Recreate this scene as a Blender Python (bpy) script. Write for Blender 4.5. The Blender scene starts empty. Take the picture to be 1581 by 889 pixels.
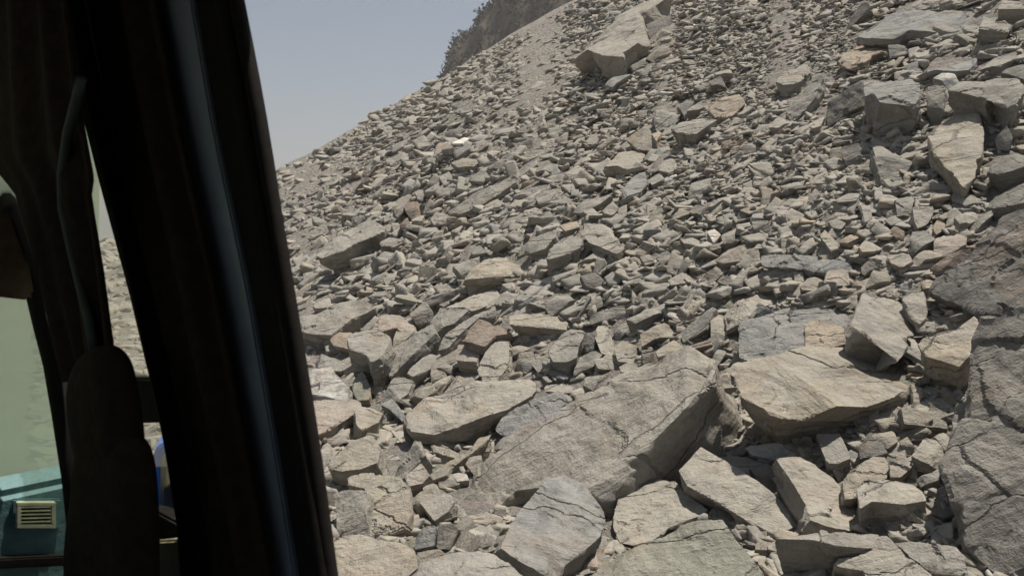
import bpy, bmesh, math, random
import numpy as np
from mathutils import Vector, Matrix, Quaternion, noise as mnoise

SC = bpy.context.scene
COL = SC.collection
random.seed(7)
RNG = np.random.default_rng(11)
R = math.radians

# ------------------------------------------------------------------ camera
CAM_Z = 2.1
PITCH = R(-5.0)
FPX = 1230.0                       # focal length in pixels of the 1581 px wide photograph
cd = bpy.data.cameras.new('camera')
cam = bpy.data.objects.new('camera', cd)
COL.objects.link(cam)
cam.location = (0, 0, CAM_Z)
cam.rotation_euler = (math.pi/2 + PITCH, 0, 0)
cd.sensor_width = 36.0
cd.lens = 36.0*FPX/1581.0
cd.clip_start = 0.03
cd.clip_end = 4000
cd.dof.use_dof = True
cd.dof.focus_distance = 12.0
cd.dof.aperture_fstop = 10.0
SC.camera = cam

# ------------------------------------------------------------------ sky, sun, exposure
SUN = Vector((0.25, 0.12, 0.96)).normalized()       # towards the sun
w = bpy.data.worlds.new('World')
SC.world = w
w.use_nodes = True
nt = w.node_tree
bg = nt.nodes['Background']
sky = nt.nodes.new('ShaderNodeTexSky')
sky.sky_type = 'NISHITA'
sky.sun_disc = False
sky.sun_elevation = math.asin(SUN.z)
sky.sun_rotation = math.atan2(SUN.x, SUN.y)
sky.altitude = 1500
sky.air_density = 1.0
sky.dust_density = 2.2
sky.ozone_density = 0.5
# thin uneven high haze over the whole sky
wtc = nt.nodes.new('ShaderNodeTexCoord')
wno = nt.nodes.new('ShaderNodeTexNoise'); wno.inputs['Scale'].default_value = 2.6; wno.inputs['Detail'].default_value = 5
wmp = nt.nodes.new('ShaderNodeMapping'); wmp.inputs['Scale'].default_value = (1, 1, 2.6)
nt.links.new(wtc.outputs['Generated'], wmp.inputs[0]); nt.links.new(wmp.outputs[0], wno.inputs['Vector'])
wmr = nt.nodes.new('ShaderNodeMapRange'); wmr.inputs['From Min'].default_value = .35; wmr.inputs['From Max'].default_value = .75
wmr.inputs['To Min'].default_value = .06; wmr.inputs['To Max'].default_value = .38
nt.links.new(wno.outputs['Fac'], wmr.inputs[0])
wmx = nt.nodes.new('ShaderNodeMix'); wmx.data_type = 'RGBA'
nt.links.new(wmr.outputs[0], wmx.inputs[0]); nt.links.new(sky.outputs[0], wmx.inputs[6]); wmx.inputs[7].default_value = (2.8, 3.8, 4.8, 1)
nt.links.new(wmx.outputs[2], bg.inputs[0])
bg.inputs[1].default_value = 0.06
sl = bpy.data.lights.new('sun', 'SUN')
sl.energy = 5.0
sl.angle = R(0.53)
sl.color = (1.0, 0.955, 0.885)
so = bpy.data.objects.new('sun', sl)
so.rotation_euler = SUN.to_track_quat('Z', 'Y').to_euler()
COL.objects.link(so)
SC.view_settings.view_transform = 'Standard'
SC.view_settings.look = 'None'
SC.view_settings.exposure = 0.41
SC.view_settings.gamma = 1.0

# ------------------------------------------------------------------ helpers
def link(o, parent=None):
    COL.objects.link(o)
    if parent:
        o.parent = parent
    return o

def tag(o, label=None, cat=None, group=None, kind=None):
    if label: o['label'] = label
    if cat: o['category'] = cat
    if group: o['group'] = group
    if kind: o['kind'] = kind
    return o

def ray(px, py):
    """world direction for a pixel of the photograph, scaled to depth 1 along the lens axis"""
    px = np.asarray(px, float); py = np.asarray(py, float)
    u = (px-790.5)/FPX; v = (444.5-py)/FPX
    c, s = math.cos(PITCH), math.sin(PITCH)
    return np.stack([u, c-v*s, s+v*c], -1)

def project(p):
    p = np.asarray(p, float) - np.array([0, 0, CAM_Z])
    c, s = math.cos(PITCH), math.sin(PITCH)
    d = p[..., 1]*c+p[..., 2]*s
    v = -p[..., 1]*s+p[..., 2]*c
    return 790.5+FPX*p[..., 0]/d, 444.5-FPX*v/d, d

def vnoise(x, y, seed=0):
    xi = np.floor(x).astype(np.int64); yi = np.floor(y).astype(np.int64)
    fx = x-xi; fy = y-yi
    fx = fx*fx*(3-2*fx); fy = fy*fy*(3-2*fy)
    def h(a, b):
        n = (a*374761393+b*668265263+seed*974711) & 0x7fffffff
        n = ((n ^ (n >> 13))*1274126177) & 0x7fffffff
        return ((n ^ (n >> 16)) & 0xffff)/32767.5-1
    return (h(xi, yi)*(1-fx)+h(xi+1, yi)*fx)*(1-fy)+(h(xi, yi+1)*(1-fx)+h(xi+1, yi+1)*fx)*fy

def terrain(x, y):
    """height of the scree slope, its toe, the road bench and the drop beyond the road"""
    s = CAM_Z-5.0+0.56*x+0.424*y-0.0022*y*np.abs(y)
    far = np.clip((np.hypot(x, y)-5)/18, 0, 1)
    s = s+0.22*vnoise(x*.33+3, y*.33, 1)*(.5+far)+0.10*vnoise(x*.9, y*.9, 2)+0.55*far*vnoise(x*.11, y*.11, 3)
    low = np.minimum(0, s+5.5)
    k = 0.35
    m = np.maximum(s, low)
    return m+k*np.log(np.exp((s-m)/k)+np.exp((low-m)/k))-k*0.02

def hit(px, py, tmax=75.):
    """where the view through a photograph pixel meets the slope"""
    d = ray(px, py)
    ts = np.geomspace(2.0, tmax, 130)
    n = len(d)
    done = np.zeros(n, bool); lo = np.zeros(n); hi = np.zeros(n)
    act = np.arange(n); prev = ts[0]
    for t in ts:
        p = d[act]*t
        below = (p[:, 2]+CAM_Z) < terrain(p[:, 0], p[:, 1])
        h = act[below]
        lo[h] = prev; hi[h] = t; done[h] = True
        act = act[~below]; prev = t
        if not len(act): break
    for _ in range(14):
        mid = (lo+hi)/2
        p = d*mid[:, None]
        b = (p[:, 2]+CAM_Z) < terrain(p[:, 0], p[:, 1])
        hi = np.where(b, mid, hi); lo = np.where(b, lo, mid)
    return np.where(done, hi, np.nan), d

DEPTH = {}
def hit_fast(px, py):
    """the same from a table every six pixels"""
    gx = np.arange(30, 1721, 6.); gy = np.arange(-66, 973, 6.)
    if not DEPTH:
        X, Y = np.meshgrid(gx, gy)
        DEPTH['t'] = hit(X.ravel(), Y.ravel())[0].reshape(X.shape)
    T = DEPTH['t']
    i = np.clip((px-30)/6, 0, len(gx)-1.001); j = np.clip((py+66)/6, 0, len(gy)-1.001)
    a = i.astype(int); b = j.astype(int); fx = i-a; fy = j-b
    t = (T[b, a]*(1-fx)+T[b, a+1]*fx)*(1-fy)+(T[b+1, a]*(1-fx)+T[b+1, a+1]*fx)*fy
    spread = np.abs(T[b, a]-T[b+1, a+1])+np.abs(T[b+1, a]-T[b, a+1])
    return np.where(spread < .5*t, t, np.nan), ray(px, py)

def tnormal(x, y, e=.6):
    gx = (terrain(x+e, y)-terrain(x-e, y))/(2*e)
    gy = (terrain(x, y+e)-terrain(x, y-e))/(2*e)
    n = np.stack([-gx, -gy, np.ones_like(gx)], -1)
    return n/np.linalg.norm(n, axis=-1, keepdims=True)

def mesh_np(name, V, F, smooth=False):
    me = bpy.data.meshes.new(name)
    V = np.asarray(V, np.float32); F = np.asarray(F, np.int32)
    k = F.shape[1]
    me.vertices.add(len(V)); me.vertices.foreach_set('co', V.ravel())
    me.loops.add(F.size); me.loops.foreach_set('vertex_index', F.ravel())
    me.polygons.add(len(F))
    me.polygons.foreach_set('loop_start', np.arange(0, F.size, k, dtype=np.int32))
    if smooth:
        me.polygons.foreach_set('use_smooth', np.ones(len(F), bool))
    me.update(calc_edges=True)
    return me

# ------------------------------------------------------------------ materials
def new_mat(name):
    m = bpy.data.materials.new(name); m.use_nodes = True
    n = m.node_tree
    return m, n, n.nodes['Principled BSDF']

def nd(n, t, **kw):
    x = n.nodes.new(t)
    for k, v in kw.items():
        if k in x.inputs: x.inputs[k].default_value = v
        else: setattr(x, k, v)
    return x

def noise_tex(n, vec, scale, detail=4, rough=.55, dist=0.):
    t = nd(n, 'ShaderNodeTexNoise', Scale=scale, Detail=detail, Roughness=rough, Distortion=dist)
    n.links.new(vec, t.inputs['Vector'])
    return t.outputs['Fac']

def ramp(n, fac, stops):
    r = n.nodes.new('ShaderNodeValToRGB')
    el = r.color_ramp.elements
    while len(el) < len(stops): el.new(0.5)
    for e, (p, c) in zip(el, stops):
        e.position = p
        e.color = (c, c, c, 1) if not isinstance(c, tuple) else (*c, 1)
    n.links.new(fac, r.inputs[0])
    return r.outputs[0]

def mix(n, fac, a, b, kind='MIX'):
    m = n.nodes.new('ShaderNodeMix'); m.data_type = 'RGBA'; m.blend_type = kind
    for sock, v in ((m.inputs[0], fac), (m.inputs[6], a), (m.inputs[7], b)):
        if hasattr(v, 'links'): n.links.new(v, sock)
        elif isinstance(v, tuple): sock.default_value = (*v, 1)
        else: sock.default_value = v
    return m.outputs[2]

def math_n(n, op, a, b):
    m = n.nodes.new('ShaderNodeMath'); m.operation = op
    for i, v in enumerate((a, b)):
        if hasattr(v, 'links'): n.links.new(v, m.inputs[i])
        else: m.inputs[i].default_value = v
    return m.outputs[0]

DUST = (.328, .302, .256)

def rock_material(name, source):
    """slaty rock under dust; source: where the stone's own colour comes from"""
    m, n, b = new_mat(name)
    tc = n.nodes.new('ShaderNodeTexCoord')
    if source == 'object':
        oi = n.nodes.new('ShaderNodeObjectInfo')
        tint = oi.outputs['Color']
        sh = n.nodes.new('ShaderNodeVectorMath'); sh.operation = 'SCALE'
        n.links.new(oi.outputs['Location'], sh.inputs[0]); sh.inputs['Scale'].default_value = 3.7
        ad = n.nodes.new('ShaderNodeVectorMath'); ad.operation = 'ADD'
        n.links.new(tc.outputs['Object'], ad.inputs[0]); n.links.new(sh.outputs[0], ad.inputs[1])
        vec = ad.outputs[0]
        dusty = oi.outputs['Alpha']
    else:
        at = nd(n, 'ShaderNodeAttribute', attribute_name='tint')
        tint = at.outputs['Color']; dusty = at.outputs['Alpha']
        vec = tc.outputs['Object']
    big = noise_tex(n, vec, 1.6, 5, .6, .4)
    med = noise_tex(n, vec, 7.0, 5, .65, .2)
    fin = noise_tex(n, vec, 38.0, 5, .7)
    mp = nd(n, 'ShaderNodeMapping')
    mp.inputs['Scale'].default_value = (1.3, 1.3, 17.0)
    n.links.new(vec, mp.inputs['Vector'])
    strata = noise_tex(n, mp.outputs[0], 2.2, 6, .7, .15)
    mp2 = nd(n, 'ShaderNodeMapping')
    mp2.inputs['Scale'].default_value = (1.0, 4.6, 3.6)
    if source == 'object':
        cb = n.nodes.new('ShaderNodeCombineXYZ')
        n.links.new(math_n(n, 'MULTIPLY', oi.outputs['Random'], 6.28), cb.inputs[2])
        n.links.new(cb.outputs[0], mp2.inputs['Rotation'])
    n.links.new(vec, mp2.inputs['Vector'])
    grain = noise_tex(n, mp2.outputs[0], 1.5, 7, .68, .5)
    c = mix(n, 1.0, tint, ramp(n, med, [(.28, .62), (.5, .98), (.75, 1.25)]), 'MULTIPLY')
    c = mix(n, .7, c, ramp(n, strata, [(.3, .62), (.5, 1.0), (.75, 1.16)]), 'MULTIPLY')
    gm = ramp(n, noise_tex(n, vec, 1.2, 4, .6), [(.42, 0.0), (.66, .85)])
    c = mix(n, gm, c, ramp(n, grain, [(.34, .60), (.5, 1.0), (.62, 1.05), (.72, 1.6)]), 'MULTIPLY')
    c = mix(n, ramp(n, big, [(.54, 0.0), (.70, .50)]), c, (.33, .235, .155))          # rusty staining
    c = mix(n, ramp(n, noise_tex(n, vec, 3.1, 6, .72, 1.2), [(.62, 0.0), (.74, .65)]), c, (.50, .475, .43))  # pale quartz film
    c = mix(n, ramp(n, noise_tex(n, vec, 2.2, 7, .7, .8), [(.32, .62), (.46, 0.0)]), c, (.105, .098, .085))      # dark weathered patches
    df = ramp(n, noise_tex(n, vec, 2.7, 6, .68, .3), [(.36, .10), (.60, 1.0)])
    c = mix(n, math_n(n, 'MULTIPLY', df, dusty), c, DUST)
    c = mix(n, math_n(n, 'MULTIPLY', gm, .55), c, ramp(n, grain, [(.36, .74), (.5, 1.0), (.70, 1.0), (.78, 1.3)]), 'MULTIPLY')
    c = mix(n, .7, c, ramp(n, fin, [(.30, .76), (.5, 1.0), (.72, 1.16)]), 'MULTIPLY')
    crack = None
    if source == 'object':
        mp3 = nd(n, 'ShaderNodeMapping'); mp3.inputs['Scale'].default_value = (.55, 2.2, 2.2)
        n.links.new(cb.outputs[0], mp3.inputs['Rotation'])
        nz = nd(n, 'ShaderNodeTexNoise', Scale=3.0, Detail=6, Roughness=.65); n.links.new(vec, nz.inputs['Vector'])
        ws = n.nodes.new('ShaderNodeVectorMath'); ws.operation = 'SCALE'; ws.inputs['Scale'].default_value = .16
        wp = n.nodes.new('ShaderNodeVectorMath'); wp.operation = 'ADD'
        n.links.new(nz.outputs['Color'], ws.inputs[0]); n.links.new(vec, wp.inputs[0]); n.links.new(ws.outputs[0], wp.inputs[1])
        n.links.new(wp.outputs[0], mp3.inputs['Vector'])
        vo = nd(n, 'ShaderNodeTexVoronoi', Scale=.9, feature='DISTANCE_TO_EDGE'); n.links.new(mp3.outputs[0], vo.inputs['Vector'])
        ck = ramp(n, vo.outputs['Distance'], [(.0, 0.), (.014, 1.)])
        gate = ramp(n, noise_tex(n, vec, 1.3, 3, .5), [(.47, 1.), (.52, 0.)])
        crack = math_n(n, 'MAXIMUM', ck, gate)
    n.links.new(c, b.inputs['Base Color'])
    b.inputs['Roughness'].default_value = .92
    b.inputs['Specular IOR Level'].default_value = .18
    h = math_n(n, 'ADD', math_n(n, 'MULTIPLY', strata, .9), math_n(n, 'MULTIPLY', fin, .25))
    h = math_n(n, 'ADD', h, math_n(n, 'MULTIPLY', med, .9))
    h = math_n(n, 'ADD', h, math_n(n, 'MULTIPLY', grain, .9))
    if crack: h = math_n(n, 'ADD', h, math_n(n, 'MULTIPLY', crack, 1.6))
    bp = nd(n, 'ShaderNodeBump', Strength=.75, Distance=.055 if source == 'object' else .025)
    n.links.new(h, bp.inputs['Height'])
    n.links.new(bp.outputs[0], b.inputs['Normal'])
    return m

M_ROCK = rock_material('dusty_slate', 'object')
M_SCREE = rock_material('scree_stone', 'attribute')

def soil_material():
    m, n, b = new_mat('gravelly_soil')
    tc = n.nodes.new('ShaderNodeTexCoord'); vec = tc.outputs['Object']
    a = noise_tex(n, vec, .35, 6, .6)
    g = nd(n, 'ShaderNodeTexVoronoi', Scale=7.0); n.links.new(vec, g.inputs['Vector'])
    g2 = nd(n, 'ShaderNodeTexVoronoi', Scale=22.0); n.links.new(vec, g2.inputs['Vector'])
    fin = noise_tex(n, vec, 30, 6, .75)
    c = mix(n, ramp(n, a, [(.35, 0.), (.65, 1.)]), (.250, .212, .162), (.315, .278, .220))
    c = mix(n, .5, c, g.outputs['Color'], 'OVERLAY')
    hs = nd(n, 'ShaderNodeHueSaturation', Saturation=.35); n.links.new(c, hs.inputs['Color'])
    c = mix(n, .6, hs.outputs[0], (.300, .262, .205))
    c = mix(n, .8, c, ramp(n, fin, [(.3, .62), (.5, 1.), (.75, 1.25)]), 'MULTIPLY')
    n.links.new(c, b.inputs['Base Color'])
    b.inputs['Roughness'].default_value = .95
    b.inputs['Specular IOR Level'].default_value = .1
    h = math_n(n, 'ADD', math_n(n, 'MULTIPLY', g.outputs['Distance'], -1.2), math_n(n, 'MULTIPLY', g2.outputs['Distance'], -.5))
    h = math_n(n, 'ADD', h, fin)
    bp = nd(n, 'ShaderNodeBump', Strength=.9, Distance=.08)
    n.links.new(h, bp.inputs['Height']); n.links.new(bp.outputs[0], b.inputs['Normal'])
    return m
M_SOIL = soil_material()

def simple(name, col, rough=.6, spec=.3, metal=0., nscale=20., namp=.25, bump=.0):
    m, n, b = new_mat(name)
    tc = n.nodes.new('ShaderNodeTexCoord')
    f = noise_tex(n, tc.outputs['Object'], nscale, 5, .6)
    c = mix(n, 1.0, col, ramp(n, f, [(.25, 1-namp), (.75, 1+namp)]), 'MULTIPLY')
    n.links.new(c, b.inputs['Base Color'])
    b.inputs['Roughness'].default_value = rough
    b.inputs['Specular IOR Level'].default_value = spec
    b.inputs['Metallic'].default_value = metal
    if bump:
        bp = nd(n, 'ShaderNodeBump', Strength=bump, Distance=.01)
        n.links.new(f, bp.inputs['Height']); n.links.new(bp.outputs[0], b.inputs['Normal'])
    return m

# ------------------------------------------------------------------ the slope, road and valley
def build_terrain():
    az = np.linspace(R(-80), R(80), 300)
    rr = np.concatenate([np.linspace(.6, 10, 90), np.geomspace(10.15, 170, 190)])
    A, D = np.meshgrid(az, rr)
    X = np.sin(A)*D; Y = np.cos(A)*D
    Z = terrain(X, Y)
    fine = np.clip(D*.004, .01, .12)
    Z = Z+fine*vnoise(X*2.3/np.clip(D*.06, .5, 4), Y*2.3/np.clip(D*.06, .5, 4), 9)
    V = np.stack([X, Y, Z], -1).reshape(-1, 3)
    nr, na = D.shape
    i = np.arange(nr-1)[:, None]*na+np.arange(na-1)[None]
    F = np.stack([i, i+1, i+1+na, i+na], -1).reshape(-1, 4)
    me = mesh_np('terrain', V, F[:, ::-1], True)
    me.materials.append(M_SOIL)
    o = link(bpy.data.objects.new('terrain', me))
    tag(o, 'steep dusty grey scree slope of fallen rock rising to the right', kind='structure')
    # the rest of the bench behind the camera and the valley floor far below
    V = [(-2500, -2500, -45), (2500, -2500, -45), (2500, 2500, -45), (-2500, 2500, -45)]
    me = mesh_np('ground', V, [(0, 1, 2, 3)]); me.materials.append(M_SOIL)
    tag(link(bpy.data.objects.new('ground', me)), 'dusty valley floor far below the road', kind='structure')
    # dirt road bench under the vehicle
    hx, hy = -.707, .707
    n = 24
    V = []; F = []
    for i in range(n+1):
        a = -14+16*i/n
        for l in (-3.2, -1.6, 0., 1.2):
            x = hx*a+.707*l; y = hy*a+.707*l
            V.append((x, y, .03+.02*math.sin(a*3+l)+float(terrain(np.array(x), np.array(y)))*0))
    for i in range(n):
        for j in range(3):
            k = i*4+j
            F.append((k, k+1, k+5, k+4))
    me = mesh_np('road', V, F); me.materials.append(M_SOIL)
    tag(link(bpy.data.objects.new('road', me)), 'pale dirt road under the vehicle', kind='structure')
build_terrain()

# ------------------------------------------------------------------ traced rocks
TILE = {'1': (1186, 667), '2': (791, 667), '3': (480, 667), '4': (1186, 445), '5': (791, 445), '6': (440, 445),
        '7': (1186, 222), '8': (791, 222), '9': (420, 222), 'A': (1186, 0), 'B': (791, 0), 'C': (420, 0)}
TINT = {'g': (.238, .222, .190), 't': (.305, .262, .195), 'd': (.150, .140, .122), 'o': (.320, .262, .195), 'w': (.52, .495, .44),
        'n': (.238, .230, .182), 'p': (.315, .255, .205), 'b': (.215, .213, .200), 'r': (.205, .150, .110), 'l': (.32, .288, .232)}
TONE = {'g': 'grey', 't': 'tan', 'd': 'dark', 'o': 'orange', 'w': 'white', 'n': 'greenish', 'p': 'pinkish', 'b': 'bluish grey',
        'r': 'brown', 'l': 'pale grey'}
NORM = {'u': (-.06, -.30, .95), 's': (-.40, -.42, .80), 'l': (-.62, -.42, .62), 'r': (.28, -.42, .86), 'f': (-.12, -.78, .62),
        'd': (-.66, -.62, .40), 'h': (-.22, -.40, .88), 'q': (-.52, -.64, .57)}
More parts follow.
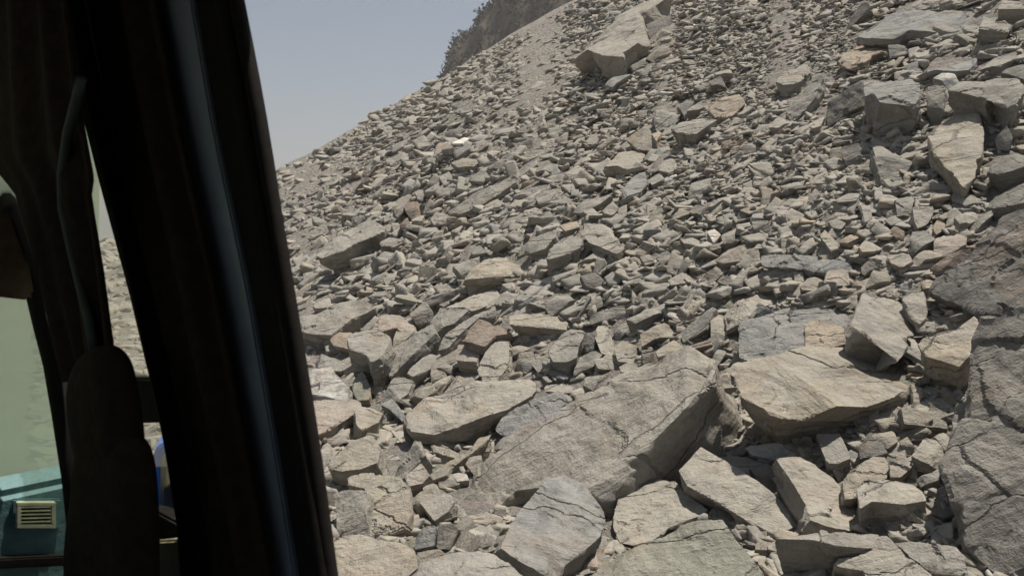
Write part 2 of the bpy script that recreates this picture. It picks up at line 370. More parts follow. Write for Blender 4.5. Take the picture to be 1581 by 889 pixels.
# tile | tint | facing | thickness in photograph pixels | outline of the lit face (tile pixels, 4 per photograph pixel) | label | short name
ROCKS = '''
0|g|q|120|1512,489 1575,478 1650,500 1690,640 1680,860 1640,960 1560,900 1500,850 1474,790 1452,728 1474,675 1487,610 1494,540|massive rough grey boulder cut off by the right edge of the view|the massive boulder at the right edge
0|d|l|46|1434,452 1462,420 1492,394 1545,328 1590,318 1620,350 1630,460 1600,500 1560,492 1512,486 1476,474|dark grey slab with diagonal grain above the massive right-hand boulder|the dark diagonal-grained slab
0|t|U|66|1115,573 1140,561 1186,556 1244,537 1320,529 1372,528 1395,560 1408,590 1408,606 1398,616 1340,626 1290,636 1240,642 1186,643 1160,632 1138,602|broad tan table-like slab with cracked top and dark shaded front|the broad tan table-like slab
0|b|h|26|1139,512 1150,500 1200,482 1290,467 1310,488 1320,522 1245,540 1186,556 1160,562 1142,550|smooth bluish grey slab lying behind the broad tan table-like slab|the smooth bluish grey slab
0|o|h|12|1243,503 1256,495 1290,498 1315,512 1322,527 1300,534 1244,539|orange and white quartz lump on the smooth bluish grey slab|the orange quartz lump
0|g|r|34|1328,458 1345,446 1365,455 1395,475 1415,500 1418,515 1398,520 1400,545 1388,556 1370,530 1325,512 1318,496|knobbly two-tone rock right of the orange quartz lump|the knobbly two-tone rock
4|l|h|20|820,90 860,20 970,25 990,90 975,170 930,200 880,160||
4|t|H|80|920,330 960,300 1170,255 1290,178 1300,230 1285,330 1250,420 1180,480 1010,430 960,400|dusty block with deep shadow below, left of the massive right-hand boulder|the shadowed dusty block
4|t|f|16|895,570 990,630 940,690 950,750 890,755||
4|t|h|12|880,330 840,290 900,290 960,400 950,425 890,430||
0|l|s|95|700,765 745,716 790,690 841,667 883,631 941,595 996,561 1066,541 1098,552 1113,578 1064,640 1005,690 955,738 930,762 860,752 800,762 740,800|huge pale sloping slab with brown right flank in the middle foreground|the huge pale slab
0|b|r|75|800,785 842,745 880,734 928,762 941,800 925,832 905,846 872,872 852,890 826,884 780,858 775,845 783,818|grey boulder with dark rough left face below the huge pale slab|the rough-faced grey boulder
0|l|u|22|948,768 1020,738 1040,742 1045,765 1080,775 1096,790 1055,806 1030,816 1010,836 980,846 950,839 944,800|striped pale slab with white quartz bands, above the mottled green boulder|the white-banded slab
2|n|h|60|440,920 640,790 760,720 940,640 1070,560 1300,560 1340,620 1440,740 1580,900 1500,1060 560,1080|mottled greenish boulder at the bottom edge of the view|the mottled greenish boulder
0|l|h|36|1048,727 1066,703 1081,688 1110,704 1150,735 1186,760 1220,785 1238,810 1222,820 1196,838 1150,806 1105,778 1062,752|long pale plank-like slab leaning diagonally right of the huge pale slab|the leaning plank-like slab
0|g|u|14|1110,706 1165,702 1178,715 1162,735 1186,757 1150,736||
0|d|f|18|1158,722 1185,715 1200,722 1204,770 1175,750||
0|w|h|12|1150,692 1165,686 1200,683 1232,695 1225,704 1195,708 1160,703|low whitish lump in front of the broad tan slab's shaded face|the low whitish lump
1|g|h|30|295,12 440,0 515,160 430,195 365,195 325,100|upright grey block standing in front of the broad tan slab|the upright grey block
1|l|r|32|40,140 180,150 330,220 430,310 560,450 578,560 520,612 380,604 250,555 240,440 150,290|large smooth wedge-shaped slab with dark left edge, lower right foreground|the smooth wedge-shaped slab
1|t|h|24|470,275 560,190 650,140 735,145 750,272 680,330 560,400 480,400||
1|l|u|52|548,310 590,258 720,270 900,320 958,362 968,440 840,440 640,430 566,470|chunky pale boulder with layered front, left of the massive boulder's shadow|the chunky layered-front boulder
1|g|U|80|40,640 150,624 400,612 690,614 770,690 600,706 420,700 280,668|flat-topped boulder with dark front at the bottom edge|the flat-topped dark-fronted boulder
1|l|h|40|600,700 720,640 860,760 1000,870 1060,960 640,980 590,860 390,832 420,790 560,775|pale pointed boulder cut by the bottom edge, right of the flat-topped one|the pale pointed boulder
1|g|u|40|790,670 900,660 1000,690 1180,720 1250,900 1010,860 880,770||
1|d|h|22|560,80 620,10 700,70 740,130 650,150 570,160||
1|t|h|18|640,0 780,-30 800,60 740,95 700,60||
1|l|h|20|885,150 960,40 1050,60 1105,140 1060,195 950,170||
1|g|h|24|750,165 850,155 905,205 850,255 810,280 755,270||
1|t|h|14|805,60 860,25 905,90 860,130||
1|l|h|14|1030,10 1100,-20 1130,60 1095,110||
1|g|h|16|1010,250 1065,215 1060,290 930,320 900,280||
1|l|u|12|1500,820 1600,770 1680,800 1640,870 1560,870||
3|t|h|32|235,265 400,258 560,285 605,345 620,470 605,565 385,655 345,540 335,350 240,325|tan block with lit face and dark underside by the window pillar|the tan block by the pillar
3|g|l|26|140,390 200,345 335,340 345,540 370,640 180,650||
3|t|u|45|120,690 180,655 300,635 420,680 560,700 640,750 665,830 560,930 300,960 120,940|rounded tan boulder at the bottom left beside the window pillar|the rounded tan boulder
3|g|u|45|450,920 560,860 700,795 900,752 1030,732 1130,762 1250,862 1340,920 1200,1000 560,1000|low dusty grey boulder at the bottom edge below the rough-faced boulder|the low dusty boulder
3|g|h|16|668,430 700,382 860,372 885,425 850,480 765,552 735,515|small heart-shaped grey rock left of the rough-faced grey boulder|the heart-shaped rock
3|b|f|16|630,650 680,582 770,572 762,700 640,725||
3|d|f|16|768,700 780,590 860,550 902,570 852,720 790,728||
3|g|h|14|650,745 800,715 830,770 700,812||
3|p|h|18|578,275 680,186 738,270 690,312 610,335|pinkish pointed stone above the heart-shaped rock|the pinkish pointed stone
3|t|s|12|732,245 960,122 1050,0 1112,-5 1080,65 1000,135 870,222 760,268|thin stick-like tan slab beside the left edge of the huge pale slab|the stick-like slab
3|w|h|7|868,260 910,250 962,256 976,296 905,306|bright white quartz stone left of the huge pale slab|the bright white stone
3|t|h|30|105,205 240,70 380,20 422,92 402,182 300,225 200,252 120,230|broad tan rock with a rusty orange patch by the window pillar|the rust-patched tan rock
3|g|l|16|490,215 560,100 650,45 668,122 600,202 540,278 490,276||
3|b|u|14|318,242 360,205 460,206 478,272 440,268||
3|g|h|22|1118,75 1150,22 1230,0 1382,42 1290,96 1220,112 1150,104||
3|g|h|12|955,200 980,150 1050,130 1060,190 1010,250||
3|t|l|12|620,440 660,340 700,320 690,480 650,520||
3|l|h|10|690,340 720,310 775,315 790,370 700,378||
3|t|u|10|735,70 790,90 920,110 925,135 830,150 750,110||
6|l|H|34|722,800 860,700 950,650 1190,596 1540,545 1548,612 1532,660 1380,730 1200,802 1050,872 920,892 760,892|long pale horizontal slab with dark gap beneath, left of centre|the long horizontal slab
0|b|s|24|763,660 790,629 823,618 868,605 884,618 872,637 840,661 815,673 790,676 768,669|patchy grey rock under the right end of the long horizontal slab|the patchy grey rock
6|w|h|26|120,520 170,508 290,500 350,560 402,612 382,682 280,684 140,650|whitish boulder half hidden by the window pillar|the whitish boulder by the pillar
6|n|h|14|412,575 480,514 528,590 527,682 450,692 418,640|small pale green rock right of the whitish boulder|the pale green rock
6|p|u|26|130,690 190,682 420,690 482,692 440,770 380,792 262,892 150,900|pinkish tan slab below the whitish boulder|the pinkish tan slab
6|t|u|20|480,692 560,690 612,760 582,822 480,882 440,852 432,765||
6|g|U|48|385,312 430,265 560,260 650,294 656,330 620,392 592,422 530,458 500,402 400,392|flat-topped grey boulder with dark front above the pale green rock|the grey boulder above the green rock
6|g|s|22|615,490 640,400 760,320 860,240 922,240 938,292 860,362 760,452 640,532|long tilted grey slab right of the flat-topped grey boulder|the long tilted slab
6|g|h|16|862,232 960,112 1100,115 1152,132 1050,222 940,252||
6|g|s|14|938,405 980,302 1100,202 1240,122 1292,110 1302,182 1200,172 1080,282 1000,372||
6|r|h|22|1088,322 1130,252 1200,196 1330,232 1394,282 1300,302 1240,372 1150,342|dark brown banded rock above the leaf-shaped stone|the dark banded rock
6|l|h|16|1188,502 1240,402 1310,312 1372,290 1404,372 1372,482 1300,562 1220,578|pale leaf-shaped stone standing on edge|the leaf-shaped stone
6|p|h|16|1052,432 1070,352 1190,350 1222,376 1182,468 1060,442|pinkish stone left of the leaf-shaped stone|the pinkish stone beside it
6|g|h|10|932,450 1030,475 1028,522 940,482||
6|g|u|24|70,160 190,150 350,90 500,80 572,132 480,162 420,202 350,242 280,292 170,272 80,250|broad dusty slab against the window pillar, left of the flat-topped boulder|the broad dusty slab by the pillar
6|o|h|16|272,318 330,270 400,250 442,270 392,302 387,372 300,352||
6|p|h|20|575,150 700,140 780,182 824,262 740,292 690,242 600,262 575,252||
6|t|h|12|650,382 690,252 802,270 722,342||
6|g|h|16|155,425 240,410 352,420 342,492 300,502 170,492||
6|g|h|16|588,672 680,550 792,560 762,642 700,692 620,682||
6|t|h|14|755,658 800,570 900,580 942,640 860,672 780,672||
6|l|u|8|888,602 1000,540 1042,540 950,642||
6|p|h|12|950,642 1040,540 1150,550 1192,594 1060,618||
6|b|h|18|583,712 650,665 714,732 704,782 640,742||
6|g|h|12|748,522 860,400 932,390 932,452 860,502 790,552||
6|g|h|14|768,162 870,80 904,132 882,192 800,202||
6|l|u|10|988,102 1180,40 1310,10 1334,62 1250,112 1152,132 1100,114|smooth flat pale stone above the dark banded rock|the smooth flat pale stone
6|t|h|8|895,560 905,490 985,515 1000,545 910,575||
6|l|h|10|165,100 230,45 305,60 300,110 190,125||
0|t|U|20|786,488 812,485 860,483 877,497 874,506 830,504 788,503|layered plank of rock overhanging a dark hollow, near the middle|the layered overhanging plank
5|g|h|34|220,392 260,310 350,240 452,250 440,312 412,362 402,432 340,452 250,442|pale boulder with rounded shaded base above the huge pale slab|the round-based boulder
5|g|d|12|415,322 512,250 502,382 430,402||
5|l|h|12|503,292 530,220 592,220 634,382 622,422 550,402|upright pale sliver of rock right of the round-based boulder|the upright pale sliver
5|g|h|14|368,532 420,420 500,385 552,402 500,482 430,502||
5|g|h|12|440,512 600,530 624,580 510,638 440,602||
5|t|h|16|790,292 870,240 950,190 1002,242 982,292 880,312 800,362||
5|g|l|18|1048,285 1100,220 1240,105 1258,120 1202,252 1060,345|blade-like grey slab pointing up left of the smooth bluish grey slab|the blade-like slab
5|l|h|16|1223,202 1240,165 1312,165 1312,282 1230,302||
0|l|u|16|1121,462 1150,455 1190,452 1215,462 1190,470 1165,482 1150,496 1124,494||
0|b|l|18|1138,505 1155,476 1171,467 1195,478 1202,484 1150,503||
5|t|h|12|878,392 1000,310 1102,380 990,402 900,422||
5|t|h|12|628,372 680,330 792,360 742,442 650,452||
5|l|h|10|658,482 720,445 792,470 742,522 670,522||
5|g|f|12|798,382 870,375 892,440 810,472||
5|g|h|14|8,502 30,400 120,390 142,472 70,502||
5|g|h|12|698,192 960,85 988,100 950,142 880,172 760,212||
5|g|h|12|458,182 520,140 692,90 682,132 580,192 480,207||
5|g|h|18|198,102 260,40 350,15 398,50 330,92 220,128||
5|g|h|12|368,112 450,40 522,10 512,52 430,92||
5|l|u|8|193,602 320,580 432,570 422,612 330,642 200,632||
5|g|h|10|608,252 700,210 752,205 722,262 640,312||
5|r|h|10|1085,355 1180,310 1230,320 1240,345 1110,378||
5|g|h|10|1225,440 1270,375 1330,390 1310,420 1270,470||
5|t|h|10|0,360 60,352 115,362 90,385 0,395||
5|g|h|10|180,545 230,535 262,570 220,585||
7|d|f|14|440,22 560,0 588,130 470,122||
7|g|h|24|638,22 700,10 800,80 902,120 860,152 790,192 720,152 650,72||
0|t|h|40|1432,214 1450,190 1480,174 1508,185 1521,210 1516,236 1506,262 1490,277 1458,250 1445,236|pale orange-tinged boulder with pointed dark underside, upper right|the orange-tinged boulder
7|d|h|36|1338,132 1440,60 1560,30 1640,60 1640,142 1500,172 1400,182||
7|d|h|30|1348,342 1400,260 1560,215 1640,230 1640,362 1500,382 1400,382||
7|l|f|12|888,392 1032,380 1022,430 982,502 920,528 890,462|pale square slab standing upright among shingle, right of centre|the pale square slab
7|g|h|12|778,332 860,300 902,350 882,432 800,432||
7|l|u|16|1158,432 1290,420 1302,462 1240,492 1190,482||
7|g|h|14|1218,532 1320,440 1424,390 1402,432 1300,522 1250,548||
7|t|h|12|1008,532 1040,475 1102,480 1096,522 1040,558||
7|p|u|14|1028,602 1120,555 1232,590 1222,622 1100,652 1020,642||
7|g|h|18|858,642 890,540 960,540 1042,590 982,622 900,662||
7|l|h|14|318,572 350,535 432,610 432,642 390,662|pale four-sided stone in the shingle left of an orange one|the pale four-sided stone
7|o|h|10|428,602 540,540 578,560 500,618||
7|p|h|14|718,682 780,650 872,690 892,732 830,772 760,742||
7|t|h|12|858,742 970,640 1102,660 1070,702 970,722 900,772||
7|t|h|12|588,862 650,780 742,800 762,842 680,852||
7|g|l|12|548,732 600,705 682,760 620,792 590,822||
7|b|s|12|-40,690 250,688 520,740 532,782 280,795 200,765 -40,772|low flat bluish grey slab set in the shingle above the blue-grey slabs|the low flat slab
7|r|l|16|988,762 1150,670 1252,640 1242,692 1100,792 1010,802||
7|l|h|9|1138,252 1165,220 1202,235 1202,270 1150,282||
7|r|h|10|752,522 780,498 842,540 832,592 770,562||
7|o|h|10|938,872 980,825 1037,850 1022,892 950,892||
7|l|u|8|338,442 420,430 592,445 500,468 360,467||
7|g|h|12|368,472 430,455 482,490 452,528 400,512||
7|g|h|10|563,352 620,350 652,442 600,462||
7|g|l|10|238,352 280,260 312,300 280,372||
7|g|h|12|398,342 500,290 572,310 562,352 430,362||
7|t|h|10|560,640 600,590 720,600 730,640 650,670 580,672||
7|g|h|12|1120,350 1150,295 1280,310 1300,350 1220,380 1180,360||
7|t|h|10|1050,450 1110,410 1160,430 1080,470||
7|l|h|10|200,880 260,810 350,850 350,900 210,900||
7|p|u|10|340,860 370,770 500,780 560,850 420,880||
8|g|h|10|98,162 200,110 282,130 240,168 150,172||
8|t|u|16|560,150 640,95 660,50 750,35 822,70 802,122 720,158 650,150|broad tan flat stone lying high in the middle of the slope|the broad tan flat stone
8|b|h|12|678,292 760,190 820,170 837,242 790,292 690,332|pale triangular stone below the broad tan flat stone|the pale triangular stone
8|g|h|8|838,222 910,185 942,205 860,247||
8|l|h|10|888,112 1000,85 1012,130 960,177 900,162||
8|g|h|16|138,342 145,280 210,240 272,290 230,352 160,372||
8|g|h|12|368,412 450,350 560,305 617,320 540,372 420,422||
8|g|h|14|558,402 620,355 662,400 620,442 570,432||
8|l|h|8|438,422 500,395 552,440 480,447||
8|g|s|20|63,642 130,580 280,530 272,582 200,652 110,672|oval grey rock, leftmost of three rocks in the middle of the slope|the leftmost of the middle trio
8|g|h|32|208,702 270,600 350,560 432,590 422,642 350,682 230,712|upright grey boulder in the middle of the slope, below an orange patch|the upright middle boulder
8|o|h|9|288,502 400,470 417,512 330,542|bright orange stone above the upright middle boulder|the bright orange stone
8|l|h|20|418,542 440,480 600,510 640,560 692,632 650,662 560,642 470,602|pale boulder right of the bright orange stone|the pale boulder right of the orange stone
8|g|h|10|388,692 560,650 592,665 560,702 420,722||
0|t|u|12|712,428 745,405 790,391 826,403 806,416 790,427 750,430|wide smooth tan slab left of the upright middle boulder|the wide smooth tan slab
8|t|h|14|1238,712 1330,620 1460,605 1492,692 1430,722 1280,742||
8|g|u|8|1148,792 1280,740 1372,745 1362,782 1220,812||
8|d|h|12|1258,852 1300,800 1372,830 1342,882||
8|b|h|10|568,822 620,780 692,810 642,862 600,872||
8|d|h|14|418,812 500,790 567,830 542,882 460,872||
8|g|f|12|788,692 850,670 882,732 820,752||
8|g|h|10|888,702 980,650 992,702 920,742||
8|l|h|10|958,842 1080,780 1142,790 1102,852 980,872||
8|l|h|9|1018,572 1050,560 1162,600 1172,642 1060,612||
8|l|h|9|1288,562 1382,525 1372,592 1300,612||
8|g|h|12|1478,482 1581,475 1590,532 1490,524||
8|o|h|9|838,452 920,420 927,482 850,492||
8|g|h|12|1078,332 1110,220 1232,200 1222,262 1130,312||
8|l|s|12|1448,132 1581,85 1620,182 1510,205||
8|l|h|10|1208,352 1320,300 1352,332 1250,362||
8|d|h|10|1088,422 1130,370 1202,370 1162,442||
8|l|h|10|308,192 400,140 472,170 330,217||
8|w|h|6|1200,545 1250,525 1290,560 1240,600|white quartz lump among stones right of the middle of the slope|the white quartz lump
8|p|h|8|1485,650 1520,610 1555,620 1520,680||
9|g|H|38|263,692 400,590 500,510 600,470 702,510 692,547 600,552 500,622 450,672 300,707|big flat grey slab with dark front near the window pillar|the big flat slab near the pillar
9|g|u|10|233,452 270,440 377,490 350,522 260,482||
9|g|s|22|1083,402 1200,350 1350,260 1480,210 1512,250 1400,322 1280,382 1160,432 1090,432|long grey beam-like rock jutting left, upper middle of the slope|the beam-like rock
9|l|s|9|743,402 800,330 852,310 802,412 760,442||
9|r|h|10|808,382 900,350 892,402 840,442||
9|r|d|16|468,250 560,200 612,220 562,272 490,285||
9|g|h|14|978,472 1010,420 1082,430 1082,482 1000,502||
9|g|h|14|1118,762 1200,690 1292,700 1242,762 1160,792||
9|g|s|10|1368,532 1450,460 1562,440 1500,492 1400,532||
9|l|h|9|858,472 880,420 942,440 932,482||
9|g|h|10|658,602 720,575 812,590 760,622 670,632||
9|b|h|10|648,702 740,620 792,682 720,722||
9|g|h|10|358,752 430,730 482,770 420,792||
9|r|h|10|778,502 830,440 852,492 820,542||
9|w|h|5|598,802 650,788 674,812 620,822|small white stone below the big flat slab near the pillar|the small white stone
9|g|h|10|878,292 930,280 952,332 900,342||
9|g|h|10|1028,202 1090,160 1112,212 1060,242||
9|b|h|10|248,812 380,800 402,832 300,848||
9|g|h|12|1208,642 1270,610 1332,672 1240,682||
9|g|h|12|1210,225 1290,160 1345,190 1300,235||
9|t|h|12|1100,110 1180,80 1290,90 1280,130 1150,150||
9|l|u|8|1330,50 1400,10 1420,40 1360,70||
A|b|h|62|588,492 720,478 910,500 948,600 900,650 690,642 650,592 600,572|squared bluish grey block with pale top, upper right|the squared block
A|g|d|24|980,525 1080,500 1087,702 1000,792 985,702||
A|w|h|14|1008,482 1060,450 1150,450 1192,512 1110,542 1080,502||
A|g|H|48|1108,572 1200,510 1340,500 1430,490 1530,478 1590,560 1530,652 1460,642 1420,575 1350,612 1250,582|wide grey boulder with white-veined top right of the squared block|the wide white-veined boulder
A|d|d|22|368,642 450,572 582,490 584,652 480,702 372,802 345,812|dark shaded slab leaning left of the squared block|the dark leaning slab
A|g|l|16|98,692 200,562 300,440 332,470 292,602 200,722 140,752|steep pale grey slab left of the dark leaning slab|the steep pale slab
A|g|h|24|48,502 120,430 260,370 272,430 200,502 110,542||
A|o|h|10|418,402 540,265 730,265 752,302 650,362 600,402 500,432|flat orange-tan slab above the squared block|the flat orange-tan slab
A|b|s|16|548,232 740,90 900,70 1300,60 1342,122 1190,217 1080,212 870,217 780,252 620,252|very wide flat pale slab near the top right corner|the very wide flat slab
A|g|h|16|1298,202 1340,100 1470,90 1532,130 1482,192 1400,202||
A|l|u|28|1418,52 1440,0 1640,-30 1660,62 1520,52||
A|b|h|14|978,422 1060,362 1200,340 1302,370 1250,432 1170,452||
A|g|h|10|1298,422 1340,370 1530,330 1542,352 1430,402||
A|d|d|16|460,232 490,152 560,30 600,0 642,52 560,122||
A|l|u|12|755,45 900,0 1080,-25 1050,22 800,72||
A|l|h|12|253,782 350,702 332,782 270,802||
A|l|h|9|-2,782 60,730 132,750 60,792||
A|d|u|9|738,282 880,275 892,310 770,312||
A|d|h|18|1428,442 1480,402 1640,390 1640,522 1540,474||
A|g|d|18|1400,852 1480,772 1512,852 1490,930 1410,920||
B|l|S|56|363,357 450,310 620,150 700,80 870,0 990,-30 1000,0 892,62 802,122 832,232 842,262 790,312 690,352 722,387 560,372 470,342|big pale slab overhanging a dark hollow near the skyline|the big overhanging slab
B|g|h|12|878,682 960,645 1062,690 990,752 900,742||
B|g|h|12|1073,692 1160,620 1207,640 1150,682||
B|g|H|36|978,792 1050,742 1180,720 1272,750 1190,792 1120,832 1010,822|grey boulder with flat top and dark front, right of centre near the top|the flat-topped upper boulder
B|o|h|16|1198,662 1300,602 1400,580 1442,640 1350,712 1250,712|orange-tan rock right above the flat-topped upper boulder|the orange-tan upper rock
B|d|h|12|1208,502 1290,475 1322,510 1230,532||
B|t|s|9|818,362 940,270 967,290 850,372||
B|l|f|8|518,672 615,670 622,697 530,702||
B|b|s|9|568,512 690,430 742,460 620,532||
B|l|h|8|1048,367 1110,355 1132,385 1070,392||
B|d|h|16|828,152 900,120 982,100 972,162 900,202 850,242||
B|o|h|12|848,812 880,790 922,830 890,872||
B|d|h|12|1018,632 1070,602 1122,630 1060,672||
B|l|h|8|1238,442 1330,415 1362,440 1260,462||
B|t|s|16|700,860 830,780 850,830 900,889 780,930||
C|w|f|9|1518,300 1566,294 1568,330 1530,334|small bright white block high on the scree near the skyline|the bright white block
C|r|d|9|1145,732 1200,720 1292,740 1280,765 1180,752||
C|g|s|8|888,832 930,790 982,790 910,852||
C|d|l|12|1060,822 1120,790 1192,780 1130,852 1080,862||
C|l|u|7|768,622 790,590 872,580 862,612||
C|t|h|9|1348,772 1400,745 1422,770 1370,797||
'''

def vn3(P, seed=0.):
    P = P+seed*np.array([1.37, 2.11, .73])
    I = np.floor(P).astype(np.int64); f = P-I
    f = f*f*(3-2*f)
    def h(dx, dy, dz):
        n = ((I[:, 0]+dx)*374761393+(I[:, 1]+dy)*668265263+(I[:, 2]+dz)*1440662683) & 0x7fffffff
        n = ((n ^ (n >> 13))*1274126177) & 0x7fffffff
        return ((n ^ (n >> 16)) & 0xffff)/32767.5-1
    x, y, z = f.T
    l = lambda a, b, t: a+(b-a)*t
    return l(l(l(h(0, 0, 0), h(1, 0, 0), x), l(h(0, 1, 0), h(1, 1, 0), x), y), l(l(h(0, 0, 1), h(1, 0, 1), x), l(h(0, 1, 1), h(1, 1, 1), x), y), z)

def fb3(P, seed=0., o=3):
    r = 0; a = 1.
    for k in range(o):
        r = r+a*vn3(P*(2.07**k), seed+k*5.3); a *= .55
    return r

def vnormals(V, F):
    fn = np.cross(V[F[:, 1]]-V[F[:, 0]], V[F[:, 2]]-V[F[:, 0]])
    N = np.zeros_like(V)
    for k in range(3):
        for c in range(3):
            N[:, c] += np.bincount(F[:, k], fn[:, c], len(V))
    return N/np.maximum(np.linalg.norm(N, axis=1, keepdims=True), 1e-12)

def wear(V, F, seed, it, freq, amt=.6):
    """edges and corners knocked off unevenly"""
    E = np.concatenate([F[:, [0, 1]], F[:, [1, 2]], F[:, [2, 0]]])
    cnt = np.maximum(np.bincount(E[:, 0], minlength=len(V)), 1)
    f = np.clip(.5+.9*vn3(V*freq, seed), 0, 1)*amt
    for _ in range(it):
        A = np.stack([np.bincount(E[:, 0], V[E[:, 1], c], len(V)) for c in range(3)], 1)/cnt[:, None]
        V = V+(A-V)*f[:, None]
    return V

def chip(V, F, size, seed, n_cut, n_spall, rmax=.20):
    """flat breaks: corners cut by planes, flakes spalled off the faces"""
    rs = np.random.default_rng(int(seed*13+5))
    for _ in range(n_cut):
        d = rs.normal(0, 1, 3); d[2] = d[2]*.35+.10
        d /= np.linalg.norm(d)
        pr = V@d
        off = pr.max()-rs.uniform(.008, .05)*size
        V = V-np.maximum(0, pr-off)[:, None]*d
    N = vnormals(V, F)
    cand = np.nonzero((np.abs(N[:, 2]) > .25) & (np.abs(N[:, 2]) < .88))[0]
    if not len(cand): cand = np.arange(len(V))
    for _ in range(n_spall):
        k = cand[rs.integers(len(cand))]
        d = N[k]+rs.normal(0, .13, 3); d /= np.linalg.norm(d)
        r = size*rs.uniform(.05, rmax)
        q = V-V[k]
        el = q*np.array([1, rs.uniform(.5, 1.), 1.6])
        dist = np.linalg.norm(el, axis=1)+.25*r*vn3(V*(4/size), seed+3)
        m = np.clip((r-dist)/(.2*r), 0, 1)
        V = V-(np.maximum(0, q@d+size*rs.uniform(.002, .012))*m)[:, None]*d
    return V

def fracture(V, F, size, seed, n_cell, amp):
    """broken planes: patches of the surface tilted and stepped against each other"""
    rs = np.random.default_rng(int(seed*7+1))
    N = vnormals(V, F)
    C = V[rs.integers(0, len(V), n_cell)]
    W = V+.05*size*np.stack([fb3(V*(5/size), seed+k*7, 3) for k in range(3)], 1)
    D = ((W[:, None, :]-C[None])*np.array([1, 1, 1.7])).__pow__(2).sum(2)
    k = D.argmin(1)
    off = rs.uniform(-1, 1, n_cell)*amp*size
    g = rs.normal(0, 1.0, (n_cell, 3))*amp*3.0
    d = off[k]+((V-C[k])*g[k]).sum(1)
    return V+N*d[:, None]

def roughen(V, F, size, seed, k=1.):
    """uneven cleavage: stepped layers on the flat faces, ledges on the broken sides, grit"""
    N = vnormals(V, F)
    s1 = 2.2/size; s2 = 6.5/size; s3 = 19./size
    side = 1-np.abs(N[:, 2])
    d = .016*size*vn3(V*s1, seed)+.011*size*fb3(V*s2, seed, 3)*(.6+.8*side)+.0055*size*fb3(V*s3, seed+2, 3)
    q = fb3(V*np.array([s1*1.3, s1*1.3, s1*2]), seed+9, 3)*2.4
    f = np.floor(q); r = q-f
    d += .017*size*(f+np.clip((r-.45)/.10, 0, 1))/2.4*(1-side*.3)/max(k, .3)*.75
    lz = vn3(V*np.array([s1*.8, s1*.8, s3*.6]), seed+4)+.5*vn3(V*np.array([s1*2, s1*2, s3*1.3]), seed+6)
    d += side*.020*size*lz*min(1, k*1.1)
    return V+N*(d*k)[:, None]

def arrays(bm):
    bm.verts.index_update()
    return np.array([v.co[:] for v in bm.verts]), np.array([[v.index for v in f.verts] for f in bm.faces])

def refine(bm, L, rounds=9):
    for _ in range(rounds):
        es = [e for e in bm.edges if e.calc_length() > L*1.35]
        if not es: break
        bmesh.ops.subdivide_edges(bm, edges=es, cuts=1, use_grid_fill=False)
        bmesh.ops.triangulate(bm, faces=[f for f in bm.faces if len(f.verts) > 3], quad_method='SHORT_EDGE', ngon_method='BEAUTY')

THINGS = []      # every rock that is a thing: dict(obj, px, py, sz, label, short, tone, aspect)
MASK = np.zeros((1100, 1900), bool)     # photograph area covered by traced rocks (offset 100)

def fill_mask(poly):
    P = np.array(poly)+100
    x0, y0 = np.floor(P.min(0)).astype(int); x1, y1 = np.ceil(P.max(0)).astype(int)
    x0 = max(x0, 0); y0 = max(y0, 0); x1 = min(x1, MASK.shape[1]-1); y1 = min(y1, MASK.shape[0]-1)
    if x1 <= x0 or y1 <= y0: return
    gx, gy = np.meshgrid(np.arange(x0, x1+1), np.arange(y0, y1+1))
    ins = np.zeros(gx.shape, bool)
    j = len(P)-1
    for i in range(len(P)):
        xi, yi = P[i]; xj, yj = P[j]
        c = ((yi > gy) != (yj > gy)) & (gx < (xj-xi)*(gy-yi)/((yj-yi) or 1e-9)+xi)
        ins ^= c
        j = i
    MASK[y0:y1+1, x0:x1+1] |= ins

